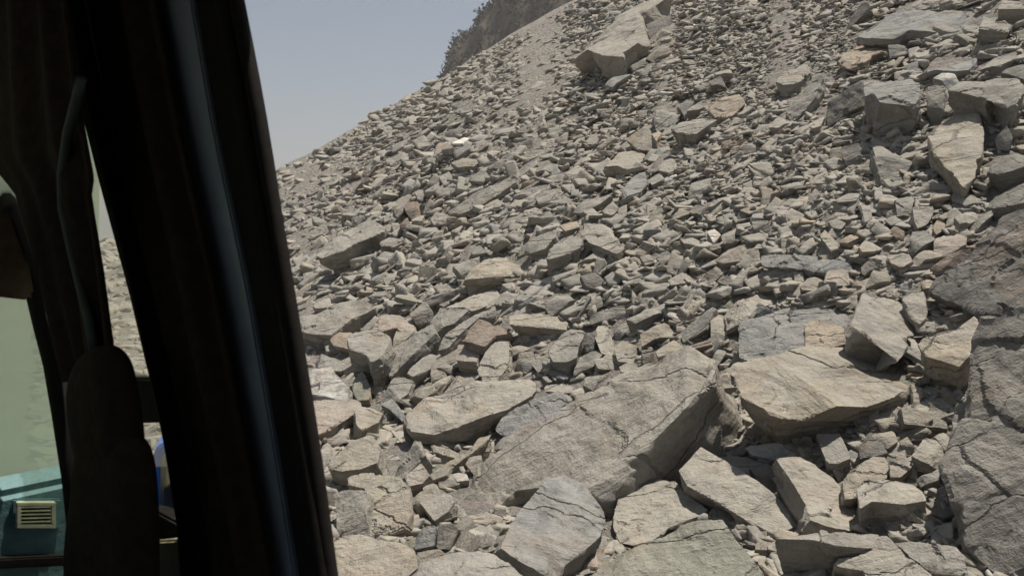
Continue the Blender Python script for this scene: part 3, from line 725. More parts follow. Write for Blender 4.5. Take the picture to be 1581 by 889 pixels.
def traced_rock(i, line):
    tile, tint, face, thick, pts, label, short = line.split('|')
    poly = [tuple(map(float, q.split(','))) for q in pts.split()]
    if tile != '0':
        ox, oy = TILE[tile]
        poly = [(ox+x/4.0025, oy+y/4.0025) for x, y in poly]
    P = np.array(poly)
    fill_mask(poly)
    rnd = random.Random(i*17+3)
    cx, cy = P.mean(0)
    cxq, cyq = min(max(cx, 440), 1575), min(max(cy, 5), 884)
    t0, _ = hit(np.array([cxq]), np.array([cyq]))
    t0 = float(t0[0]) if np.isfinite(t0[0]) else 55.
    g = ray(cxq, cyq)*t0
    tn = tnormal(np.array([g[0]]), np.array([g[1]]))[0]
    th = float(thick)*t0/FPX*(1.6 if tile in '36' else 1.0)
    dc = ray(cx, cy)
    lift = (.72*th+.02*t0*.2)/max(.3, -float(dc@tn)/np.linalg.norm(dc))/np.linalg.norm(dc)
    depth = t0-lift
    N = np.array(NORM[face.lower()])+np.array([*([rnd.uniform(-.1, .1), rnd.uniform(-.08, .08), rnd.uniform(-.04, .04)] if label else [rnd.uniform(-.26, .26), rnd.uniform(-.26, .14), rnd.uniform(-.12, .06)])])
    N /= np.linalg.norm(N)
    C0 = dc*depth
    D = ray(P[:, 0], P[:, 1])
    den = D@N
    t = np.where(den < -.05, (C0@N)/np.where(den < -.05, den, -1), depth)
    t = np.clip(t, depth*.72, depth*1.4)
    W = D*t[:, None]+np.array([0, 0, CAM_Z])
    C = C0+np.array([0, 0, CAM_Z])
    q = Vector((0, 0, 1)).rotation_difference(Vector(N))
    Ri = np.array(q.inverted().to_matrix())
    Lc = (W-C)@Ri.T
    ext = Lc.max(0)-Lc.min(0)
    size = float(math.sqrt(max(ext[0]*ext[1], 1e-6)))
    bm = bmesh.new()
    rings = []
    mid = Lc.mean(0)
    for k, (z, s) in enumerate(((0, 1.0), (-.35, .94), (-1.0, .62), (-1.25, .35)) if face.isupper() else ((0, 1.0), (-.5, 1.0), (-1.0, .97), (-1.25, .7)) if i in (1, 11) else ((0, 1.0), (-.42, .985), (-1.0, .84), (-1.25, .66))):
        ring = []
        for p in Lc:
            r = (p-mid)*np.array([s, s, 1])+mid
            jz = rnd.uniform(-.10, .10)*th if k else rnd.uniform(-.03, .05)*size
            js = rnd.uniform(-.05, .05)*size if k else 0
            co = np.array([r[0]+js, r[1]+js*rnd.uniform(-1, 1), r[2]+z*th+jz])
            if k == 3:          # the foot of the rock reaches the slope it rests on
                wp = co@Ri+C
                gz = float(terrain(wp[0:1], wp[1:2])[0])-.06
                if wp[2] > gz:
                    wp[2] = gz
                    co = (wp-C)@Ri.T
            ring.append(bm.verts.new(co))
        rings.append(ring)
    n = len(Lc)
    area = sum(Lc[a][0]*Lc[(a+1) % n][1]-Lc[(a+1) % n][0]*Lc[a][1] for a in range(n))
    rev = area < 0
    def face_(vs):
        bm.faces.new(list(reversed(vs)) if rev else vs)
    face_(rings[0])
    for a, b in zip(rings, rings[1:]):
        for j in range(n):
            face_([a[j], b[j], b[(j+1) % n], a[(j+1) % n]])
    face_(list(reversed(rings[-1])))
    bmesh.ops.triangulate(bm, faces=bm.faces[:], ngon_method='BEAUTY')
    pxm = depth/FPX
    spx = size/pxm
    L = pxm*max(2.6, min(4.6, spx/34))
    refine(bm, L)
    bmesh.ops.recalc_face_normals(bm, faces=bm.faces[:])
    V, F = arrays(bm); bm.free()
    V = wear(V, F, i, 1, 5/size, .38)
    # a ridge across the face: the part beyond it falls away as a second facet
    for _ in range(1 if spx > 110 else 2):
        an = rnd.uniform(0, 6.283)
        dr = np.array([math.cos(an), math.sin(an), 0.])
        a = rnd.uniform(.03, .14) if spx > 150 or label else rnd.uniform(.15, .62)
        V[:, 2] -= a*np.maximum(0, V@dr-float(mid@dr)-rnd.uniform(-.05, .28)*size)
    V = chip(V, F, size, i, 1 if 'overhanging' in label else 4 if label else 7, int(min(26, 4+spx/14))*(2 if i < 3 else 1), .38 if i < 3 else .20)
    if spx > 60: V = fracture(V, F, size, i, 46 if i < 3 else 18, .024 if i < 3 else (.006 if spx > 150 else .011))
    V = roughen(V, F, size, i, .8 if i < 3 else (.5 if spx > 170 else .85))
    if spx > 170: V = wear(V, F, i+.5, 1, 9/size, .5)
    nm = 'boulder' if spx > 75 else 'rock'
    me = mesh_np(nm, V, F, True)
    me.set_sharp_from_angle(angle=R(26))
    me.materials.append(M_ROCK)
    o = bpy.data.objects.new(nm, me)
    o.location = C
    o.rotation_mode = 'QUATERNION'
    o.rotation_quaternion = q
    tc = TINT[tint]; j = rnd.uniform(.9, 1.1)
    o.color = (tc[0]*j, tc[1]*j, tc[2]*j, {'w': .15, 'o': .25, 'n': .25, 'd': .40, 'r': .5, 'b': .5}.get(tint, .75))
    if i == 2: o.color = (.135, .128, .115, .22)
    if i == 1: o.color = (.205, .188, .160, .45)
    link(o)
    e2 = np.linalg.eigvalsh(np.cov((P-P.mean(0)).T))
    THINGS.append(dict(o=o, px=cx, py=cy, sz=float(np.sqrt(np.ptp(P[:, 0])*np.ptp(P[:, 1]))), label=label, short=short,
                       tone=TONE[tint], asp=math.sqrt(max(e2[1], 1)/max(e2[0], .3)), cat=nm))

for i, line in enumerate([l for l in ROCKS.strip().split('\n') if l]):
    traced_rock(i+1, line)
N_TRACED = len(THINGS)

# ------------------------------------------------------------------ stone shapes for the scree
def stone_shape(seed, level):
    rnd = random.Random(seed)
    a = rnd.uniform(.8, 1.1); b = rnd.uniform(.42, .85); c = rnd.uniform(.09, .33)
    kind = rnd.random()
    bm = bmesh.new()
    pts = [(x, y, z) for x in (-1, 1) for y in (-1, 1) for z in (-1, 1)]
    if kind < .30:                       # wedge
        pts = [p for p in pts if not (p[0] > 0 and p[2] > 0)]+[(rnd.uniform(.2, .9), 0, rnd.uniform(-.2, .8))]
    elif kind < .48:                     # pointed shard
        pts = [p for p in pts if p[0] < 0]+[(1, rnd.uniform(-.5, .5), rnd.uniform(-.6, .6)), (.5, rnd.uniform(-1, 1), -.8)]
    elif kind < .62:                     # five-sided plate
        an = sorted(rnd.uniform(0, 6.28) for _ in range(6))
        pts = [(1.1*math.cos(t), 1.1*math.sin(t), z) for t in an for z in (-1, 1)]
    for p in pts:
        bm.verts.new(tuple((p[k]+rnd.uniform(-.34, .34))*(a, b, c)[k]*.5 for k in range(3)))
    r = bmesh.ops.convex_hull(bm, input=bm.verts[:])
    bmesh.ops.delete(bm, geom=[g for g in r['geom_interior'] if isinstance(g, bmesh.types.BMVert)], context='VERTS')
    refine(bm, (.16, .34, 9)[level], 4)
    bmesh.ops.triangulate(bm, faces=bm.faces[:])
    bmesh.ops.recalc_face_normals(bm, faces=bm.faces[:])
    V, F = arrays(bm); bm.free()
    if level == 0:
        V = wear(V, F, seed, 1, 5, .25)
        V = chip(V, F, .8, seed, 3, 5)
        V = roughen(V, F, .8, seed, 1.2)
    elif level == 1:
        V = chip(V, F, .8, seed, 2, 2)
        V = V+.022*np.stack([vn3(V*5, seed+k) for k in range(3)], 1)
    return V, F
LIB = {0: [stone_shape(100+k, 0) for k in range(26)], 1: [stone_shape(100+k, 1) for k in range(26)], 2: [stone_shape(200+k, 2) for k in range(20)]}

ZONES = np.array([(450, 260, 6, 16), (550, 230, 6, 15), (650, 180, 6, 17), (750, 130, 5, 15), (850, 50, 4, 10), (600, 330, 9, 26), (500, 420, 9, 24),
    (700, 260, 9, 26), (850, 200, 6, 18), (900, 300, 9, 28), (1000, 120, 4, 15), (1120, 80, 4, 12), (1250, 100, 4, 12), (1050, 220, 6, 18), (1150, 330, 7, 24),
    (1300, 300, 6, 20), (1250, 380, 8, 28), (1400, 370, 10, 34), (1450, 110, 8, 24), (1540, 200, 10, 30), (700, 480, 11, 34), (900, 460, 10, 32),
    (1050, 480, 11, 34), (1250, 450, 12, 34), (550, 560, 14, 40), (800, 560, 13, 36), (650, 700, 14, 38), (1350, 700, 14, 40), (900, 850, 12, 34)], float)

def zone(px, py):
    d = (px[:, None]-ZONES[None, :, 0])**2+(py[:, None]-ZONES[None, :, 1])**2
    wt = 1/(d+900.)**1.5
    wt /= wt.sum(1, keepdims=True)
    return wt@ZONES[:, 2], wt@ZONES[:, 3]

# tongues of bare dirt running down the slope
BANDS = [(470, 290, 720, 190, 17), (700, 205, 880, 125, 13), (1190, 10, 1285, 175, 28), (840, 40, 870, 100, 14), (1000, 185, 1180, 130, 18), (560, 300, 640, 270, 14),
         (1020, 60, 1190, 40, 24), (860, 190, 960, 160, 14), (620, 215, 720, 165, 10), (880, 130, 1000, 150, 12)]
def scatter(n0, cover, fine=False):
    px = RNG.uniform(40, 1700, n0); py = RNG.uniform(-60, 960, n0)
    smin, smax = zone(px, py)
    u = RNG.random(n0)
    if fine:
        s = 2.6+u*u*3.0
        keep = RNG.random(n0) < cover
    else:
        hk = np.where(py < 400, .95, 1.)
        smin = smin*.68*hk; smax = smax*1.25*hk; e = 1.0
        s = smin*(1-u*(1-(smin/smax)**e))**(-1/e)
        keep = RNG.random(n0) < cover*(4.0/smin)**2
    # bare dirt patches between drifts of stones
    bare = vnoise(px*.012+py*.008, py*.016-px*.006, 21)
    soil = np.clip(bare*1.6-.45, 0, .7)
    for x0, y0, x1, y1, wd in BANDS:
        dx, dy = x1-x0, y1-y0
        tt = np.clip(((px-x0)*dx+(py-y0)*dy)/(dx*dx+dy*dy), 0, 1)
        dd = np.hypot(px-x0-tt*dx, py-y0-tt*dy)+10*vnoise(px*.05, py*.05, 23)
        soil = np.maximum(soil, .78*np.clip(1.5-dd/wd, 0, 1))
    if fine: soil = soil*.0
    keep &= (RNG.random(n0) > soil) | (s > 20)
    inside = MASK[np.clip(py+100, 0, MASK.shape[0]-1).astype(int), np.clip(px+100, 0, MASK.shape[1]-1).astype(int)]
    for ox, oy in ((0, -.28), (-.32, 0), (.32, 0)):
        inside |= MASK[np.clip(py+100+oy*s, 0, MASK.shape[0]-1).astype(int), np.clip(px+100+ox*s, 0, MASK.shape[1]-1).astype(int)]
    keep &= ~inside
    keep &= (px > 395) | (py > 330) & (px > 60)
    px, py, s = px[keep], py[keep], s[keep]
    t, d = hit_fast(px, py)
    ok = np.isfinite(t) & (t > 2.6)
    px, py, s, t, d = px[ok], py[ok], s[ok], t[ok], d[ok]
    pos = d*t[:, None]; pos[:, 2] = terrain(pos[:, 0], pos[:, 1])
    return px, py, s, t, pos

def frames(pos, tilt):
    """stones lie mostly flat on the slope, many shingled along the same diagonal"""
    n = len(pos)
    N = tnormal(pos[:, 0], pos[:, 1])
    N = N*.75+np.array([0, -.05, .35])+RNG.normal(0, tilt, (n, 3))
    N /= np.linalg.norm(N, axis=1, keepdims=True)
    A = np.array([.78, .35, .50])+RNG.normal(0, .75, (n, 3))
    X = A-(A*N).sum(1, keepdims=True)*N
    X /= np.linalg.norm(X, axis=1, keepdims=True)
    Y = np.cross(N, X)
    return np.stack([X, Y, N], -1)

def tints(n):
    keys = np.array(list('gggggttlllbdpron' + 'w'))
    pr = np.array([7, 7, 7, 7, 7, 6, 6, 6, 6, 6, 4, 3, 1.6, .8, .4, .2, .35]); pr = pr/pr.sum()
    k = RNG.choice(len(keys), n, p=pr)
    T = np.array([TINT[c] for c in keys])[k]*RNG.uniform(.84, 1.18, (n, 1))
    A = RNG.uniform(.55, 1.0, n)
    A[np.isin(keys[k], ['w', 'o'])] = .15
    return np.concatenate([T, A[:, None]], 1), keys[k]

px, py, s, t, pos = scatter(420000, .44)
Fr = frames(pos, .33)
TT, KK = tints(len(px))
scale = s*1.25*t/FPX
lib_i = RNG.integers(0, 26, len(px))
Nn = tnormal(pos[:, 0], pos[:, 1])
pos = pos+Nn*(scale*RNG.uniform(.0, .18, len(px)))[:, None]
# the largest of the scattered stones become rocks of their own
vis = (px > 450+(py-0)*.09) & (px < 1560) & (py > 10) & (py < 870)
order = np.argsort(-s*vis)
N_OWN = 300-N_TRACED
own = order[:N_OWN]
shared = []
for k, (V, F) in enumerate(LIB[0]):
    me = mesh_np('rock', V, F, True); me.set_sharp_from_angle(angle=R(34)); me.materials.append(M_ROCK); shared.append(me)
for i in own:
    o = bpy.data.objects.new('rock', shared[lib_i[i]])
    o.rotation_mode = 'QUATERNION'
    o.rotation_quaternion = Matrix(Fr[i].tolist()).to_quaternion()
    o.location = pos[i]; o.scale = (scale[i],)*3
    o.color = TT[i]
    link(o)
    V = LIB[0][lib_i[i]][0]; e = np.ptp(V, 0)
    THINGS.append(dict(o=o, px=px[i], py=py[i], sz=s[i], label='', short='', tone=TONE[KK[i]], asp=e[0]/e[1], cat='rock'))

def join_stones(name, idx, lod_of, px_, s_, t_, pos_, Fr_, scale_, TT_, lib_):
    VV, FF, CC = [], [], []
    base = 0
    for lod in (0, 1, 2):
        nl = len(LIB[lod])
        for k in range(nl):
            sel = idx[(lod_of[idx] == lod) & (lib_[idx] % nl == k)]
            if not len(sel): continue
            V, F = LIB[lod][k]
            P = np.einsum('nij,vj->nvi', Fr_[sel], V)*scale_[sel][:, None, None]+pos_[sel][:, None, :]
            nv = len(V)
            VV.append(P.reshape(-1, 3))
            FF.append((F[None]+(base+np.arange(len(sel))*nv)[:, None, None]).reshape(-1, 3))
            CC.append(np.repeat(TT_[sel], nv, 0))
            base += nv*len(sel)
    V = np.concatenate(VV); F = np.concatenate(FF); Cc = np.concatenate(CC).astype(np.float32)
    me = mesh_np(name, V, F, False)
    at = me.attributes.new('tint', 'FLOAT_COLOR', 'POINT')
    at.data.foreach_set('color', Cc.ravel())
    me.materials.append(M_SCREE)
    o = link(bpy.data.objects.new(name, me))
    print(name, len(idx), 'stones', len(F), 'tris')
    return o
rest = np.setdiff1d(np.arange(len(px)), own)
lod = np.where(s > 17, 0, np.where(s > 7.5, 1, 2))
o = join_stones('scree_stones', rest, lod, px, s, t, pos, Fr, scale, TT, lib_i)
tag(o, 'loose small angular grey stones covering the whole slope', 'scree', kind='stuff')
px2, py2, s2, t2, pos2 = scatter(70000, .65, True)
Fr2 = frames(pos2, .4); TT2, _ = tints(len(px2))
sc2 = s2*1.25*t2/FPX
o = join_stones('gravel', np.arange(len(px2)), np.full(len(px2), 2), px2, s2, t2, pos2, Fr2, sc2, TT2, RNG.integers(0, 26, len(px2)))
tag(o, 'fine grey gravel filling the gaps between the stones', 'gravel', kind='stuff')

# ------------------------------------------------------------------ labels that single out each rock
def label_all():
    marks = [d for d in THINGS if d['short'] and d['short'] != 'the pinkish stone beside it']
    used = {}
    for d in THINGS:
        if d['label']: used[d['label']] = 1
    for d in THINGS:
        o = d['o']
        o['category'] = d['cat']
        o['group'] = 'fallen boulders and rocks on the slope'
        if d['label']:
            o['label'] = d['label']; continue
        size = 'small' if d['sz'] < 22 else ('medium' if d['sz'] < 42 else 'large')
        shape = 'elongated' if d['asp'] > 2.1 else ('chunky' if d['asp'] < 1.35 else 'angular')
        near = sorted(marks, key=lambda m: math.hypot(m['px']-d['px'], m['py']-d['py'])-.3*m['sz'])[:6]
        done = None
        for m in near:
            dx, dy = d['px']-m['px'], d['py']-m['py']
            a = math.degrees(math.atan2(-dy, dx)) % 360
            dr = ['right of', 'to the upper right of', 'above', 'to the upper left of', 'left of', 'to the lower left of', 'below', 'to the lower right of'][int((a+22.5)//45) % 8]
            far = math.hypot(dx, dy)
            just = 'just ' if far < .62*(m['sz']+d['sz']) else ('well ' if far > 1.6*(m['sz']+d['sz']) else '')
            if dr.startswith('to') and just == 'well ': just = 'farther '
            txt = f"{size} {d['tone']} {shape} rock {just}{dr} {m['short']}"
            if len(txt.split()) <= 16 and txt not in used:
                done = txt; break
        if not done:
            for w_ in ('another', 'a further', 'one more', 'yet another'):
                txt2 = f"{w_} {txt}"
                if txt2 not in used: done = txt2; break
        used[done or txt] = 1
        o['label'] = done or txt
label_all()

# ------------------------------------------------------------------ wooded cliff behind the crest
def hill_top(x):
    return 33.5+1.75*(x+4.9)+.8*np.sin(x*.55)+.6*np.sin(x*1.37+1)

def hill_z(x, y):
    dy = y-128-x*.25
    crest = hill_top(x)
    return crest-.020*dy*dy-1.2*np.abs(dy)*.35+1.5*vnoise(x*.22, y*.22, 31)+.8*vnoise(x*.6, y*.6, 32)+.35*vnoise(x*1.6, y*1.6, 33)

M_CLIFF = simple('brown_cliff', (.074, .061, .046), .95, .1, 0, .9, .55, .8)
M_SCRUB = simple('dry_scrub', (.070, .060, .040), .9, .1, 0, 6., .4)
M_LEAF = simple('dark_leaves', (.062, .060, .040), .8, .15, 0, 3., .4)
M_BARK = simple('bark', (.07, .055, .04), .9, .1, 0, 20., .3)

def build_hill():
    xs = np.linspace(-42, 46, 260); ys = np.linspace(96, 176, 180)
    X, Y = np.meshgrid(xs, ys)
    V = np.stack([X, Y, hill_z(X, Y)], -1).reshape(-1, 3)
    nr, na = X.shape
    i = np.arange(nr-1)[:, None]*na+np.arange(na-1)[None]
    F = np.stack([i, i+1, i+1+na, i+na], -1).reshape(-1, 4)
    me = mesh_np('hill', V, F, False); me.materials.append(M_CLIFF)
    tag(link(bpy.data.objects.new('hill', me)), 'dark brown scrub-covered cliff beyond the crest of the scree', kind='structure')
    # dry scrub that reads as one mass
    rs = np.random.default_rng(5)
    n = 3000
    x = rs.uniform(-24, 30, n); y = rs.uniform(104, 134, n)
    z = hill_z(x, y)
    q = []
    for k in range(5):
        c = np.stack([x, y, z+.1], 1)+rs.normal(0, .28, (n, 3))+np.array([0, 0, .3])
        u = rs.normal(0, 1, (n, 3)); u /= np.linalg.norm(u, axis=1, keepdims=True)
        v = rs.normal(0, 1, (n, 3)); v -= (u*v).sum(1, keepdims=True)*u; v /= np.linalg.norm(v, axis=1, keepdims=True)
        s_ = rs.uniform(.12, .38, (n, 1))
        q.append(np.stack([c-u*s_, c-v*s_*.6, c+u*s_, c+v*s_*.6], 1))
    Q = np.concatenate(q)
    me = mesh_np('scrub', Q.reshape(-1, 3), np.arange(len(Q)*4).reshape(-1, 4)); me.materials.append(M_SCRUB)
    tag(link(bpy.data.objects.new('scrub', me)), 'dry brown scrub covering the cliff beyond the scree', 'scrub', kind='stuff')
build_hill()

def bush(i, px_, h, wd, label):
    """small tree on the cliff's skyline: trunk with limbs, crown of leaf clumps with gaps"""
    rs = np.random.default_rng(40+i)
    # find the skyline point for this column of the photograph
    best = None
    for yy in np.linspace(112, 140, 60):
        x = (px_-790.5)/FPX*yy
        z = float(hill_z(np.array(x), np.array(yy)))
        _, py_, _ = project(np.array([x, yy, z]))
        if best is None or py_ < best[0]: best = (py_, x, yy, z)
    _, x, y, z = best
    root = link(bpy.data.objects.new('tree', None)); root.location = (x, y, z-.3)
    bm = bmesh.new()
    def limb(a, b, r0, r1):
        a = Vector(a); b = Vector(b); d = (b-a).normalized(); u = d.orthogonal().normalized(); v = d.cross(u)
        r = [[bm.verts.new(p+(u*math.cos(t)+v*math.sin(t))*rr) for t in np.linspace(0, 2*math.pi, 6)[:-1]] for p, rr in ((a, r0), (b, r1))]
        for k in range(5): bm.faces.new((r[0][k], r[0][(k+1) % 5], r[1][(k+1) % 5], r[1][k]))
    top = (rs.uniform(-.2, .2)*wd, 0, h*.7)
    limb((0, 0, 0), top, .10, .04)
    tips = []
    for k in range(7):
        b = (rs.uniform(-.5, .5)*wd, rs.uniform(-.5, .5)*wd, h*rs.uniform(.5, .98))
        limb((top[0]*.6, 0, h*rs.uniform(.3, .6)), b, .045, .015); tips.append(b)
    me = bpy.data.meshes.new('trunk'); bm.to_mesh(me); bm.free(); me.materials.append(M_BARK)
    link(bpy.data.objects.new('trunk', me), root)
    n = 300
    c = np.array(tips)[rs.integers(0, 7, n)]+rs.normal(0, .17, (n, 3))*np.array([wd, wd, h*.6])
    c[:, 2] = np.clip(c[:, 2], .12*h, None)
    u = rs.normal(0, 1, (n, 3)); u /= np.linalg.norm(u, axis=1, keepdims=True)
    v = np.cross(u, rs.normal(0, 1, (n, 3))); v /= np.linalg.norm(v, axis=1, keepdims=True)
    s_ = rs.uniform(.05, .14, (n, 1))*(.6+.25*h)
    Q = np.stack([c-u*s_, c-v*s_*.55, c+u*s_, c+v*s_*.55], 1)
    me = mesh_np('crown', Q.reshape(-1, 3), np.arange(n*4).reshape(-1, 4)); me.materials.append(M_LEAF)
    link(bpy.data.objects.new('crown', me), root)
    tag(root, label, 'tree', 'small trees on the cliff skyline')
for i, a in enumerate([(742, 1.5, 1.6, 'dark small tree highest on the cliff skyline at the top of the view'),
                       (731, 1.1, 1.2, 'second small tree from the top on the cliff skyline'),
                       (722, .9, 1.2, 'low bushy tree midway down the cliff skyline'),
                       (716, 1.3, 1.0, 'slim small tree sticking out midway down the cliff skyline'),
                       (703, .9, 1.1, 'small round tree in the lower half of the cliff skyline'),
                       (695, .8, 1.0, 'second lowest small tree on the cliff skyline'),
                       (683, .7, .9, 'lowest little tree where the cliff skyline meets the scree')]):
    bush(i, *a)

# ------------------------------------------------------------------ the vehicle the view is taken from
HD = np.array([-.70710678, .70710678, 0.])      # its heading
RT = np.array([.70710678, .70710678, 0.])       # its right
def wall(px_, py_, n=.5):
    """point on the vehicle's right side, n metres right of the camera"""
    d = ray(px_, py_)
    return d*(n/(d@RT))+np.array([0, 0, CAM_Z])
def veh(a, n, z):
    return HD*a+RT*n+np.array([0, 0, z])

M_BLACK = simple('black_trim', (.014, .012, .010), .85, .12, 0, 60., .3, .1)
M_CURT = simple('dark_brown_cloth', (.030, .022, .015), .95, .1, 0, 45., .35, .3)
M_STRIP = simple('blue_grey_metal', (.24, .29, .33), .38, .5, .3, 14., .15)
M_CHAN = simple('grey_green_channel', (.05, .065, .05), .6, .3, .1, 30., .3)
M_BLUE = simple('blue_paint', (.05, .16, .60), .3, .5, 0, 30., .12)
M_CHROME = simple('chrome', (.62, .62, .62), .18, .5, 1., 30., .05)
M_TEAL = simple('teal_plastic', (.11, .21, .205), .6, .35, 0, 70., .2, .15)
M_LOUV = simple('olive_vent_plastic', (.46, .48, .32), .6, .3, 0, 70., .2)
M_TAN = simple('tan_vinyl', (.14, .105, .065), .8, .2, 0, 40., .3, .2)
M_DOOR = simple('beige_door_panel', (.34, .31, .21), .7, .25, 0, 40., .2, .1)
M_BODY = simple('dark_blue_body', (.025, .035, .06), .45, .4, 0, 5., .15)

def glass(name, tint, dust, fac):
    m = bpy.data.materials.new(name); m.use_nodes = True; n = m.node_tree
    n.nodes.remove(n.nodes['Principled BSDF'])
    out = n.nodes['Material Output']
    tr = n.nodes.new('ShaderNodeBsdfTransparent'); tr.inputs[0].default_value = (*tint, 1)
    tl = n.nodes.new('ShaderNodeBsdfTranslucent'); tl.inputs[0].default_value = (*dust, 1)
    df = n.nodes.new('ShaderNodeBsdfDiffuse'); df.inputs[0].default_value = (*dust, 1)
    m1 = n.nodes.new('ShaderNodeMixShader'); m1.inputs[0].default_value = .3
    n.links.new(tl.outputs[0], m1.inputs[1]); n.links.new(df.outputs[0], m1.inputs[2])
    tc = n.nodes.new('ShaderNodeTexCoord')
    f = ramp(n, noise_tex(n, tc.outputs['Object'], 5., 5, .6), [(.3, fac*.88), (.7, min(1, fac*1.1))])
    m2 = n.nodes.new('ShaderNodeMixShader')
    n.links.new(f, m2.inputs[0]); n.links.new(tr.outputs[0], m2.inputs[1]); n.links.new(m1.outputs[0], m2.inputs[2])
    n.links.new(m2.outputs[0], out.inputs[0])
    return m
M_SHIELD = glass('dusty_green_glass', (.90, .98, .86), (.74, .80, .66), .62)
M_QGLASS = glass('dusty_glass', (.93, .94, .90), (.7, .68, .6), .12)

van = link(bpy.data.objects.new('van', None))
tag(van, 'dark curtained vehicle interior framing the left of the view, with teal dashboard', 'van')

def solid(name, pts, vec, mat, parent=van, bevel=.004):
    """polygon swept along vec, edges bevelled"""
    bm = bmesh.new()
    lo = [bm.verts.new(p) for p in pts]
    hi = [bm.verts.new(np.array(p)+vec) for p in pts]
    n = len(pts)
    bm.faces.new(lo); bm.faces.new(list(reversed(hi)))
    for k in range(n): bm.faces.new((lo[k], hi[k], hi[(k+1) % n], lo[(k+1) % n]))
    bmesh.ops.recalc_face_normals(bm, faces=bm.faces[:])
    if bevel: bmesh.ops.bevel(bm, geom=bm.edges[:], offset=bevel, segments=2, affect='EDGES', clamp_overlap=True)
    me = bpy.data.meshes.new(name); bm.to_mesh(me); bm.free(); me.materials.append(mat)
    return link(bpy.data.objects.new(name, me), parent)

def vbox(name, a0, a1, n0, n1, z0, z1, mat, parent=van, bevel=.004):
    return solid(name, [veh(a0, n0, z0), veh(a1, n0, z0), veh(a1, n1, z0), veh(a0, n1, z0)], np.array([0, 0, z1-z0]), mat, parent, bevel)

def spline(pts, ys):
    p = np.array(pts, float)
    return np.interp(ys, p[:, 1], p[:, 0])

def cloth(name, left, right, y0, y1, n, folds, amp, mat, seed, thick=.006):
    """hanging cloth between two edges drawn on the side wall, folded in and out of it"""
    ny, nx = 60, 70
    ys = np.linspace(y0, y1, ny)
    xl, xr = spline(left, ys), spline(right, ys)
    V = []
    for i, yy in enumerate(ys):
        for j in range(nx):
            t = j/(nx-1)
            p = wall(xl[i]+(xr[i]-xl[i])*t, yy, n)
            w_ = math.sin(t*folds*6.283+seed+.8*math.sin(i*.06+seed)+1.1*math.sin(t*5+seed*2))+.4*math.sin(t*folds*14+seed*3+i*.03)
            edge = min(1, 6*t, 6*(1-t))
            V.append(p-RT*(amp*w_*edge))
    F = [(i*nx+j, i*nx+j+1, (i+1)*nx+j+1, (i+1)*nx+j) for i in range(ny-1) for j in range(nx-1)]
    me = mesh_np(name, V, F, True); me.materials.append(mat)
    o = link(bpy.data.objects.new(name, me), van)
    so_ = o.modifiers.new('thickness', 'SOLIDIFY'); so_.thickness = thick
    return o

def tube(name, pts, radius, mat, parent=van, flat=1.0, axis=None):
    bm = bmesh.new(); rings = []
    pts = [Vector(p) for p in pts]
    for k, p in enumerate(pts):
        d = (pts[min(k+1, len(pts)-1)]-pts[max(k-1, 0)]).normalized()
        u = Vector(RT) if axis is None else Vector(axis)
        u = (u-d*u.dot(d)).normalized(); v = d.cross(u)
        rings.append([bm.verts.new(p+u*math.cos(t)*radius*flat+v*math.sin(t)*radius) for t in np.linspace(0, 2*math.pi, 11)[:-1]])
    for a, b in zip(rings, rings[1:]):
        for k in range(10): bm.faces.new((a[k], a[(k+1) % 10], b[(k+1) % 10], b[k]))
    bm.faces.new(rings[0]); bm.faces.new(rings[-1])
    bmesh.ops.recalc_face_normals(bm, faces=bm.faces[:])
    me = bpy.data.meshes.new(name); bm.to_mesh(me); bm.free()
    for f in me.polygons: f.use_smooth = True
    me.materials.append(mat)
    return link(bpy.data.objects.new(name, me), parent)

# shell
vbox('roof', -1.7, 1.80, -1.25, .60, CAM_Z+.46, CAM_Z+.52, M_BODY)
vbox('floor_panel', -1.7, 2.1, -1.25, .58, .78, .84, M_BODY)
vbox('rear_wall', -1.76, -1.70, -1.25, .60, .80, CAM_Z+.50, M_BODY)
vbox('side_wall', -1.7, 2.9, -1.31, -1.25, .80, CAM_Z-.40, M_BODY)
for a in (-1.66, -.2, 1.1, 2.5):
    vbox('side_post', a, a+.09, -1.31, -1.25, CAM_Z-.41, CAM_Z+.47, M_BODY)
vbox('side_panel', -1.7, .95, .54, .62, .80, CAM_Z-.56, M_BODY)

# pillar between the side windows: rubber edge, metal strip, hanging curtain
EDGE = [(372, -60), (380, 0), (400, 100), (418, 200), (437, 320), (455, 430), (470, 520), (490, 640), (505, 740), (525, 889), (536, 960)]
S_R = [(282, -60), (290, 0), (324, 200), (377, 450), (414, 665), (450, 889), (462, 960)]
S_L = [(236, -60), (245, 0), (283, 200), (339, 450), (381, 665), (424, 889), (438, 960)]
C_L = [(66, -60), (92, 0), (124, 145), (157, 276), (204, 448), (236, 581), (252, 652), (260, 692), (278, 804), (284, 889), (290, 960)]
ys = np.linspace(-60, 960, 18)
pl = solid('window_pillar', [wall(x, y, .55) for x, y in zip(spline(S_R, ys)-3, ys)]+[wall(x, y, .55) for x, y in zip(spline(EDGE, ys)[::-1], ys[::-1])], -RT*.012, M_BLACK)
ys2 = np.linspace(-60, 960, 18)
mid = (spline(S_R, ys)+spline(EDGE, ys))/2
tube('rubber_seal', [wall(x+12, y, .530) for x, y in zip(mid, ys)], .014, M_BLACK, pl)
tube('edge_seal', [wall(x-16, y, .535) for x, y in zip(spline(EDGE, ys), ys)], .010, M_BLACK, pl)
solid('metal_strip', [wall(x-6, y, .53) for x, y in zip(spline(S_L, ys), ys)]+[wall(x+4, y, .53) for x, y in zip(spline(S_R, ys)[::-1], ys[::-1])], RT*.03, M_STRIP, pl, .003)
cloth('curtain', C_L, [(x-2, y) for x, y in S_L], -60, 960, .51, 2.6, .016, M_CURT, 1.3)

